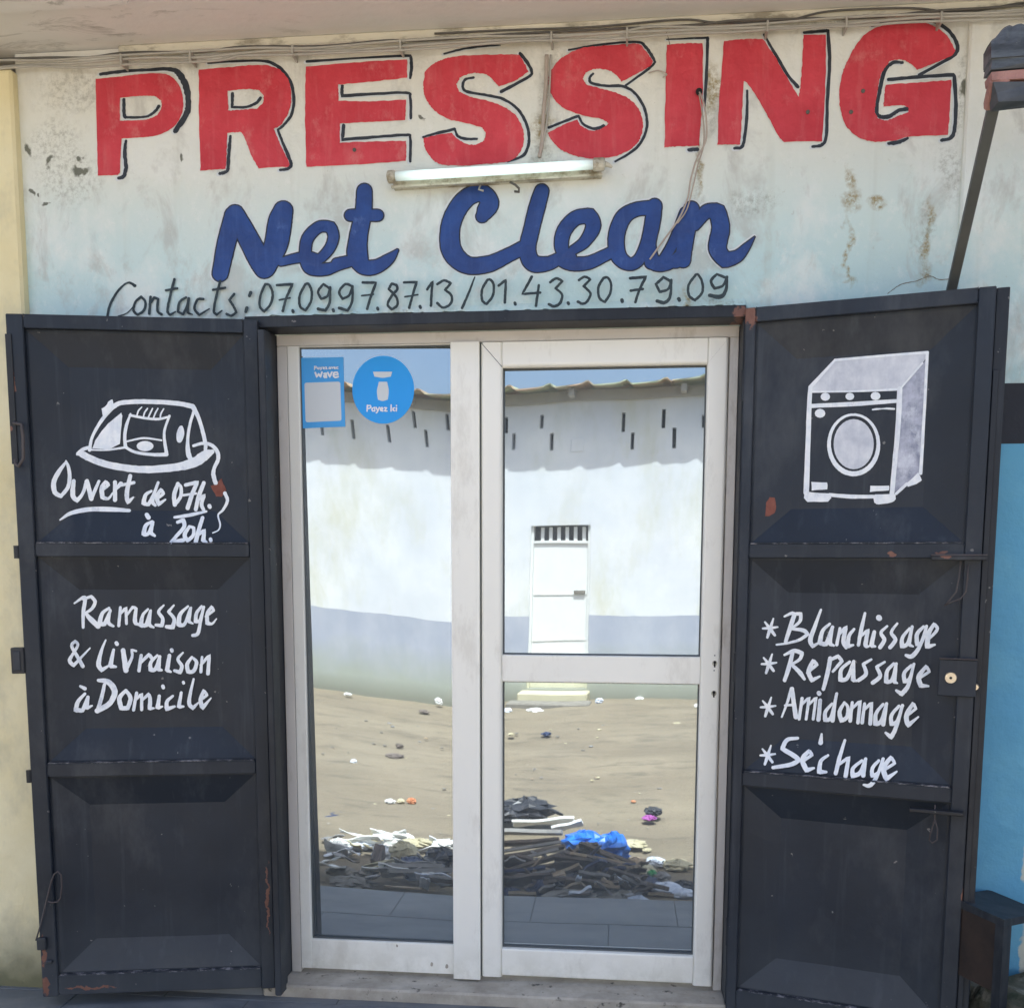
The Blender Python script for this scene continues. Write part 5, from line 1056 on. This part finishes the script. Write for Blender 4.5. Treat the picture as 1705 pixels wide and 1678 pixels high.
# eaves: fascia, rafter ends, corrugated sheets
fz0 = r_opp(1000, 668)[1]
MB().box(-14, -.045, fz0, 12, -.001, ez+.0, T=OT).build('fascia_board', 'fascia', house)
per = .43; mb = MB(); s_ = -14.; prof = []
while s_ < 12:
    for f_, h_ in ((0, 0), (.30, .004), (.56, .010), (.70, .020), (.80, .040), (.87, .042), (.94, .014)): prof.append((s_+per*f_, h_))
    s_ += per
prof = [(a, h+.006*math.sin(a*1.7)) for a, h in prof]
i = 0; sheets = 0
while i < len(prof)-1:
    seg = prof[i:i+15]; mb = MB(); r_ = random.Random(i); dz_ = r_.uniform(-.008, .008)
    for (a, h) in seg:
        for d, zz in ((-OV, ez+.004), (-OV, ez+.018), (4.2, ez+.36), (4.2, ez+.346)): mb.v.append(OT(a, d+r_.uniform(-.004, .004), zz+h+dz_))
    for k in range(len(seg)-1):
        for j in range(4): q0 = k*4; mb.f.append((q0+j, q0+(j+1) % 4, q0+4+(j+1) % 4, q0+4+j))
    mb.build('roof_sheet', 'roof', house); i += 14
for k in range(20):
    x = -13+k*1.25; MB().box(x-.03, -OV*.75, ez-.085, x+.03, -.046, ez-.006, T=OT).build('rafter_end', 'fascia', house)

# ------------------------------------------------------------------ rubbish on the street (seen in the glass)
def crumple(name, mat, c, sx, sy, sz, label, cat, seed, rough=.28, grp=None, tilt=0):
    r_ = random.Random(seed); vs = []; fs = []; nu, nv_ = 18, 11
    for j in range(nv_+1):
        th = math.pi*j/nv_
        for i in range(nu):
            ph_ = 2*math.pi*i/nu; k = 1+rough*(r_.random()-.5)*2*(0 if j in (0, nv_) else 1)
            x = sx/2*k*math.sin(th)*math.cos(ph_); y = sy/2*k*math.sin(th)*math.sin(ph_); z = sz/2*(1+math.cos(th)*(.8+.4*r_.random()))
            vs.append((c[0]+x+z*tilt, c[1]+y, c[2]-.01+z))
    for j in range(nv_):
        for i in range(nu): fs.append((j*nu+i, (j+1)*nu+i, (j+1)*nu+(i+1) % nu, j*nu+(i+1) % nu))
    o = obj(name, vs, fs, mat, loc=tuple(c)); tag(o, label, cat, grp); return o
def sheet(name, mat, c, L, W, th, rot, pitch, roll, label, cat, seed, bend=.03, grp=None):
    r_ = random.Random(seed); nx, ny = 8, 4; R = Matrix.Rotation(rot, 3, 'Z') @ Matrix.Rotation(pitch, 3, 'Y') @ Matrix.Rotation(roll, 3, 'X')
    a, b = r_.uniform(0, 6), r_.uniform(0, 6); mb = MB(); g = {}
    for s_ in (0, 1):
        for j in range(ny+1):
            for i in range(nx+1):
                x = (i/nx-.5)*L*(1+.03*math.sin(j*2+a)); y = (j/ny-.5)*W*(1+.10*math.sin(i*1.3+b)); z = bend*.35*math.sin(i*.8+a)*math.cos(j*.9+b)+s_*th
                q_ = R @ Vector((x, y, z)); g[(s_, i, j)] = len(mb.v); mb.v.append((c[0]+q_.x, c[1]+q_.y, c[2]+q_.z))
    for j in range(ny):
        for i in range(nx):
            mb.f.append(tuple(g[k] for k in ((1, i, j), (1, i+1, j), (1, i+1, j+1), (1, i, j+1)))); mb.f.append(tuple(g[k] for k in ((0, i, j), (0, i, j+1), (0, i+1, j+1), (0, i+1, j))))
    for i in range(nx):
        mb.f.append(tuple(g[k] for k in ((0, i, 0), (0, i+1, 0), (1, i+1, 0), (1, i, 0)))); mb.f.append(tuple(g[k] for k in ((0, i, ny), (1, i, ny), (1, i+1, ny), (0, i+1, ny))))
    for j in range(ny):
        mb.f.append(tuple(g[k] for k in ((0, 0, j), (1, 0, j), (1, 0, j+1), (0, 0, j+1)))); mb.f.append(tuple(g[k] for k in ((0, nx, j), (0, nx, j+1), (1, nx, j+1), (1, nx, j))))
    o = obj(name, mb.v, mb.f, mat, loc=tuple(c)); tag(o, label, cat, grp); return o
def gp(u, vb):
    """where on the street a mirrored point stands, and metres per photo pixel there"""
    Q, D = r_ground(u, vb); return (float(Q[0]), float(Q[1]), -.2), D/F
def at_depth(u, v, y):
    """mirrored point (u, v) at street depth y: x and height"""
    P, d = refl(u, v); t = (y-P[1])/d[1]; Q = P+d*t; return float(Q[0]), float(Q[2]), float(np.linalg.norm(Q-P)+np.linalg.norm(P-CP))/F
def bagat(name, mat, u, vt, vb, wpx, y, label, cat='bag', seed=1, dep=.8, rough=.25, grp=None):
    x, zb, k = at_depth(u, vb, y); x, zt, k = at_depth(u, vt, y); zb = max(zb, -.22)
    return crumple(name, mat, (x, y, zb), wpx*k, wpx*k*dep, (zt-zb), label, cat, seed, rough, grp)
def sheetat(name, mat, u, v, Lpx, Wpx, y, slope, label, cat='board', seed=1, th=.012, bend=.01, roll=.5, grp=None, yaw=0.):
    x, z, k = at_depth(u, v, y); z = max(z, -.17)
    return sheet(name, mat, (x, y, z), Lpx*k, Wpx*k/max(.25, math.sin(abs(roll)+.35)), th, yaw, slope, roll, label, cat, seed, bend, grp)
# left pane side
sheetat('paper_sheet', 'sheet_white', 565, 1408, 42, 22, -2.05, .12, 'bright white crumpled sheet at the left end of the rubbish', 'paper', 1, .004, .03, .4)
sheetat('paper_sheet', 'sheet_white', 612, 1398, 90, 12, -2.25, .18, 'long white sheet lying behind the beige sack', 'paper', 2, .004, .03, .5)
sheetat('paper_sheet', 'sheet_white', 655, 1388, 46, 16, -2.35, -.10, 'sunlit white sheet on top of the rubbish behind the left pane stile', 'paper', 3, .004, .04, .6)
sheetat('paper_sheet', 'sheet_white', 708, 1398, 80, 6, -2.3, -.12, 'thin white strip behind the beige sack', 'paper', 4, .004, .02, .4)
bagat('plastic_bag', 'bag_white', 634, 1404, 1432, 30, -1.85, 'white and bluish plastic bag beside the beige sack', 'bag', 5)
bagat('sack', 'bag_beige', 672, 1399, 1432, 48, -1.80, 'round beige sack on the rubbish', 'sack', 6, rough=.12)
bagat('sack', 'bag_navy', 690, 1424, 1440, 60, -1.62, 'flattened navy bag under the beige sack', 'bag', 7)
sheetat('brick', 'plank_brown', 626, 1440, 16, 26, -1.55, .15, 'dark red brown box standing in the rubbish', 'box', 8, .10, .0, .9)
bagat('rubble_sack', 'bag_black', 735, 1408, 1440, 60, -1.70, 'dark crumpled bag against the left pane stile', 'bag', 9)
sheetat('plank', 'plank_grey', 690, 1445, 100, 15, -1.42, -.06, 'pale grey plank lying across the rubbish', 'plank', 10, .02, .004, .5)
sheetat('plank', 'plank_grey', 706, 1452, 118, 9, -1.33, -.10, 'narrow grey batten crossing the pale plank', 'plank', 11, .02, .004, .35)
sheetat('paper_sheet', 'bag_white', 706, 1470, 16, 30, -1.18, .25, 'pale blue white torn sheet hanging to the terrace edge', 'paper', 12, .004, .01, .9)
sheetat('cardboard_piece', 'cardboard', 672, 1478, 60, 12, -1.16, .0, 'flat beige cardboard at the terrace edge', 'cardboard', 13, .006, .01, .25)
sheetat('board', 'plank_grey', 738, 1466, 44, 22, -1.20, .05, 'grey board propped at the terrace edge by the stile', 'board', 14, .012, .01, .6)
bagat('stone', 'stone', 568, 1440, 1456, 50, -1.50, 'broad dusty stone lying in the shade', 'stone', 15, .7)
bagat('stone', 'stone', 612, 1444, 1460, 36, -1.45, 'smaller dusty stone beside the red brown box', 'stone', 16, .7)
bagat('stone', 'stone', 585, 1458, 1474, 70, -1.25, 'flat earth lump at the terrace edge', 'stone', 17, .7)
r_ = random.Random(55); G3 = 'pale torn sheets spread over the left end of the rubbish'
for k in range(26):
    u = r_.uniform(545, 752); v = r_.uniform(1398, 1420) if k < 15 else r_.uniform(1425, 1466); y = -1.9-(1420-v)/20*.35 if k < 15 else -1.15-(1470-v)/45*.5
    sheetat('paper_sheet', r_.choice(['sheet_white', 'bag_white', 'sheet_white', 'bag_beige', 'plank_grey']), u, v, r_.uniform(18, 50), r_.uniform(8, 18), y, r_.uniform(-.35, .35), 'pale torn sheet lying among the others on the rubbish', 'paper', 300+k, .006, .022, r_.uniform(.2, .8), G3, r_.uniform(-.4, .4))
for k, (u, v, L, W, y, sl_p, mt) in enumerate(((560, 1412, 40, 30, -1.95, .25, 'sheet_white'), (600, 1402, 70, 26, -2.15, -.12, 'sheet_white'), (648, 1394, 60, 26, -2.3, .1, 'sheet_white'), (735, 1402, 40, 18, -2.2, .1, 'bag_white'), (668, 1452, 70, 20, -1.38, -.12, 'plank_grey'), (722, 1462, 60, 26, -1.22, .06, 'bag_white'), (690, 1438, 70, 16, -1.55, .05, 'plank_grey'), (655, 1446, 50, 14, -1.4, .1, 'sheet_white'))):
    sheetat('paper_sheet', mt, u, v, L, W, y, sl_p, 'pale torn sheet lying among the others on the rubbish', 'paper', 400+k, .006, .03, .8, G3)
for k, (u, vt, vb, w_, y, mt) in enumerate(((562, 1394, 1424, 40, -2.02, 'sheet_white'), (596, 1396, 1412, 44, -2.15, 'bag_white'), (640, 1386, 1410, 54, -2.25, 'sheet_white'), (668, 1382, 1404, 40, -2.35, 'sheet_white'), (700, 1392, 1406, 50, -2.2, 'bag_beige'), (738, 1394, 1410, 34, -2.1, 'sheet_white'), (705, 1444, 1462, 60, -1.4, 'bag_white'), (665, 1440, 1452, 40, -1.45, 'plank_grey'))):
    bagat('paper_sheet', mt, u, vt, vb, w_, y, 'pale torn sheet lying among the others on the rubbish', 'paper', 500+k, .7, .42, G3)
# right pane side
bagat('rubbish_bag', 'bag_black', 878, 1326, 1362, 84, -2.75, 'torn black bag on top of the rubbish heap', 'bag', 20, rough=.35)
bagat('rubbish_bag', 'bag_black', 846, 1340, 1366, 60, -2.65, 'second black bag against the door stile', 'bag', 21, rough=.35)
sheetat('cloth_flap', 'bag_black', 918, 1350, 40, 8, -2.7, .35, 'loose black flap of the torn bag', 'cloth', 22, .004, .02, .4)
sheetat('board', 'sheet_white', 905, 1370, 100, 18, -2.35, -.08, 'bright white board lying in the sun on the heap', 'board', 23, .015, .015, .6)
sheetat('board', 'sheet_white', 945, 1377, 52, 18, -2.25, -.25, 'short white board leaning by the long white board', 'board', 24, .015, .01, .6)
sheetat('board', 'plank_grey', 880, 1388, 110, 14, -2.1, .0, 'pale grey board under the white boards', 'board', 25, .02, .004, .5)
for k, (u, v, L, W, y, sl_p, mt, lb) in enumerate(((875, 1404, 110, 14, -1.95, -.10, 'plank_brown', 'uppermost dark brown plank left of the blue bag'), (868, 1414, 130, 5, -1.85, -.18, 'plank_grey', 'thin pale batten under the top brown plank'), (880, 1422, 120, 12, -1.78, -.20, 'plank_brown', 'second dark brown plank rising to the right'),
     (870, 1430, 120, 5, -1.66, -.26, 'plank_grey', 'thin grey batten between brown planks'), (885, 1440, 110, 14, -1.6, -.30, 'plank_brown', 'steep brown plank at the heap front'), (868, 1452, 80, 16, -1.45, -.12, 'bag_navy', 'dark blue tarpaulin edge by the stile'), (895, 1458, 60, 12, -1.38, -.28, 'plank_grey', 'short grey board pointing down left'),
     (955, 1420, 84, 10, -1.85, -.32, 'plank_brown', 'left slope of the brown peaked panel'), (1010, 1424, 96, 16, -1.8, .34, 'plank_brown', 'right slope of the brown peaked panel'), (985, 1440, 120, 34, -1.62, .10, 'plank_brown', 'broad dark brown panel in the middle of the heap'), (1000, 1432, 100, 5, -1.58, .16, 'cardboard', 'reddish batten on the broad brown panel'),
     (945, 1452, 46, 16, -1.45, -.4, 'cardboard', 'torn cardboard under the brown panel'), (988, 1462, 50, 34, -1.36, .12, 'plank_grey', 'torn grey brown square of board'), (962, 1468, 8, 36, -1.25, .2, 'bag_white', 'thin pale strip standing in the heap'), (1055, 1472, 44, 10, -1.3, .5, 'plank_grey', 'grey slat slanting down right'), (905, 1474, 46, 14, -1.25, -.2, 'plank_brown', 'dark board near the terrace edge'),
     (870, 1490, 44, 12, -1.12, .0, 'cardboard', 'beige cardboard at the terrace edge by the stile'), (1010, 1478, 40, 10, -1.2, .1, 'cardboard', 'small cardboard strip at the heap foot'), (1095, 1478, 36, 8, -1.25, .2, 'plank_brown', 'dark stick at the heap foot'), (1100, 1492, 40, 10, -1.1, .05, 'cardboard', 'flat brown scrap by the white lump'))):
    sheetat('plank' if 'plank' in mt else 'scrap', mt, u, v, L, W, y, sl_p, lb, 'plank' if 'plank' in mt else 'scrap', 40+k, .014, .006, .55)
bagat('plastic_bag', 'bag_blue', 974, 1382, 1418, 72, -2.06, 'bright blue plastic bag on the heap', 'bag', 61, rough=.22)
bagat('plastic_bag', 'bag_blue', 1018, 1384, 1436, 60, -2.02, 'taller blue plastic bag beside the other blue bag', 'bag', 62, rough=.22)
bagat('cloth_bundle', 'plank_grey', 980, 1400, 1418, 38, -1.86, 'pinkish grey rag in front of the blue bags', 'cloth', 63)
bagat('rag', 'bag_white', 1090, 1424, 1440, 36, -2.05, 'sunlit white rag right of the blue bag', 'rag', 64); bagat('rag', 'bag_beige', 1128, 1428, 1446, 44, -2.0, 'sunlit beige rag near the door stile', 'rag', 65)
bagat('rag', 'cardboard', 1060, 1424, 1438, 34, -2.0, 'sandy paper scrap behind the heap', 'rag', 66); bagat('rag', 'bag_beige', 1070, 1436, 1456, 44, -1.8, 'pale beige sack under the green scrap', 'rag', 67)
bagat('scrap', 'bag_green', 1086, 1445, 1460, 17, -1.62, 'small bright green bottle scrap', 'scrap', 68)
bagat('rubbish_bag', 'bag_navy', 1072, 1456, 1482, 56, -1.5, 'dark navy bag at the right of the heap', 'bag', 69); bagat('rubbish_bag', 'bag_navy', 900, 1462, 1498, 40, -1.25, 'navy bag standing at the terrace edge', 'bag', 70); bagat('rubbish_bag', 'bag_navy', 850, 1474, 1496, 40, -1.3, 'navy bag beside the door stile', 'bag', 71)
bagat('rubbish_bag', 'bag_black', 1138, 1462, 1485, 40, -1.55, 'grey black bag against the right stile', 'bag', 72); bagat('rubbish_bag', 'plank_grey', 1104, 1448, 1466, 26, -1.6, 'grey crumpled scrap next to the green scrap', 'scrap', 73)
bagat('insulation_roll', 'bag_white', 1110, 1466, 1484, 50, -1.36, 'whitish bolster shaped bundle', 'bundle', 74, rough=.12); bagat('insulation_roll', 'bag_white', 1138, 1476, 1492, 40, -1.28, 'second whitish bundle lower by the stile', 'bundle', 75, rough=.12)
bagat('plastic_bag', 'bag_white', 1062, 1488, 1510, 36, -1.08, 'pale grey plastic bag at the terrace edge', 'bag', 76)
bagat('stone', 'stone', 950, 1480, 1500, 90, -1.15, 'dusty earth and rubble at the foot of the heap', 'stone', 77, .5); bagat('stone', 'stone', 1030, 1480, 1502, 80, -1.2, 'brown rubble lump right of centre', 'stone', 78, .5); bagat('stone', 'plank_brown', 900, 1440, 1475, 120, -1.62, 'dark core of the heap under the planks', 'rubble', 79, .5)
bagat('stone', 'bag_black', 985, 1450, 1485, 130, -1.5, 'black core of the heap under the brown panel', 'rubble', 80, .4)
r_ = random.Random(31)
for k in range(16):
    u = r_.choice([r_.uniform(840, 1150)]*3+[r_.uniform(640, 750)]); v = r_.uniform(1484, 1502) if u > 800 else r_.uniform(1462, 1478)
    c, kk = gp(u, v); sheet('litter', r_.choice(['cardboard', 'bag_white', 'plank_grey', 'plank_brown']), (c[0], min(c[1], -1.03), -.175), .05+.06*r_.random(), .04, .004, r_.uniform(0, 3), r_.uniform(-.4, .4), r_.uniform(-.4, .4), 'small scrap of litter at the foot of the rubbish heap', 'litter', k, .006, 'small litter at the foot of the heap')
for k, (u, v, L, W, y, sl_p) in enumerate(((940, 1448, 90, 40, -1.62, -.16), (1020, 1446, 90, 36, -1.6, .22), (880, 1466, 80, 30, -1.35, -.1), (985, 1474, 84, 26, -1.3, .05), (1040, 1462, 60, 30, -1.42, .3))):
    sheetat('board', 'plank_brown', u, v, L, W, y, sl_p, ('wide dusty brown board left of the heap centre', 'wide dusty brown board right of the heap centre', 'dusty brown board low beside the door stile', 'dusty brown board low in the middle of the heap', 'dusty brown board sloping to the right end of the heap')[k], 'board', 600+k, .012, .01, .75)
G2 = 'splintered boards and scraps tangled in the heap'
for k in range(52):
    if k % 4: u = RNG.uniform(838, 1075); v = RNG.uniform(1412+abs(u-950)*.22, 1494)
    else: u = RNG.uniform(640, 755); v = RNG.uniform(1432, 1472)
    y = -1.08-(1496-v)/95*.85; mt = RNG.choice(['plank_brown', 'plank_brown', 'plank_brown', 'bag_navy', 'plank_grey', 'cardboard', 'bag_black', 'plank_grey', 'bag_white'] if k % 4 else ['plank_grey', 'sheet_white', 'plank_brown', 'bag_white', 'bag_black'])
    sheetat('scrap', mt, u, v, RNG.uniform(18, 50), RNG.uniform(8, 26), y, RNG.uniform(-.7, .7), 'splinter of board or torn sheet tangled in the rubbish heap', 'scrap', 200+k, RNG.uniform(.004, .016), .02, RNG.uniform(.2, .9), G2, RNG.uniform(-.5, .5))
# lone scraps on the far street
for (u, v, w_, h_, mt, lb) in ((891, 1181, 26, 8, 'sheet_white', 'white scrap in front of the doorstep across the street'), (845, 1181, 14, 7, 'bag_white', 'bluish white scrap left of the doorstep'), (1065, 1164, 13, 7, 'sheet_white', 'white scrap by the far wall'), (1090, 1165, 14, 5, 'bag_white', 'grey white scrap by the far wall'), (998, 1167, 12, 9, 'bag_white', 'pale bag right of the doorstep'),
      (1126, 1205, 14, 6, 'bag_beige', 'cream scrap on the right of the far street'), (970, 1184, 14, 4, 'bag_beige', 'flat cream scrap right of the doorstep'), (910, 1219, 16, 6, 'bag_navy', 'small dark blue scrap in mid street'), (730, 1167, 12, 11, 'sheet_white', 'white ball of paper near the far wall'), (580, 1155, 12, 4, 'sheet_white', 'thin white scrap at far left'),
      (851, 1220, 10, 4, 'bag_beige', 'cream crumb in mid street'), (590, 1266, 10, 7, 'bag_white', 'pale scrap in the left of the street'), (665, 1240, 12, 6, 'plank_brown', 'dark lump in mid street'), (658, 1256, 26, 5, 'plank_brown', 'dark stick in mid street'), (705, 1184, 16, 5, 'plank_brown', 'dark scrap near the far wall'), (650, 1331, 16, 7, 'sheet_white', 'white scrap beside the orange wrapper'),
      (668, 1331, 12, 8, 'bag_beige', 'yellowish wrapper on the near street'), (686, 1331, 14, 10, 'orange', 'red orange wrapper next to the other wrapper'), (1087, 1348, 26, 13, 'bag_black', 'dark grey peaked bag on the near street'), (1081, 1358, 20, 7, 'magenta', 'magenta cloth under the dark grey bag'), (1056, 1331, 8, 3, 'orange', 'tiny orange red scrap near the dark bag'), (1058, 1401, 36, 7, 'bag_beige', 'long cream scrap right of the blue bags'), (1078, 1411, 14, 4, 'bag_beige', 'short cream scrap below the long one'),
      (560, 1349, 60, 4, 'bag_navy', 'dark curved hose on the near street'), (880, 1388, 10, 5, 'bag_beige', 'beige crumb'), (1159, 1175, 8, 7, 'sheet_white', 'white scrap at the right stile')):
    if lb == 'beige crumb': continue
    c, kk = gp(u, v+h_/2); crumple('litter', mt, c, w_*kk, w_*kk*1.2, h_*kk*1.1, lb, 'litter', int(u+v), .35)
r_ = random.Random(77)
for k in range(90):
    u = r_.choice([r_.uniform(530, 752), r_.uniform(840, 1160)]); v = 1190+r_.random()**1.0*200
    c, kk = gp(u, v); s_ = r_.uniform(1.2, 4)*kk; mt = r_.choice(['stone', 'stone', 'cardboard', 'bag_beige', 'stone', 'plank_grey'])
    crumple('pebble', mt, c, s_*1.8, s_*1.6, s_*.7, 'small stone or crumb scattered on the sandy street', 'stone', k, .3, 'small stones scattered on the sandy street')
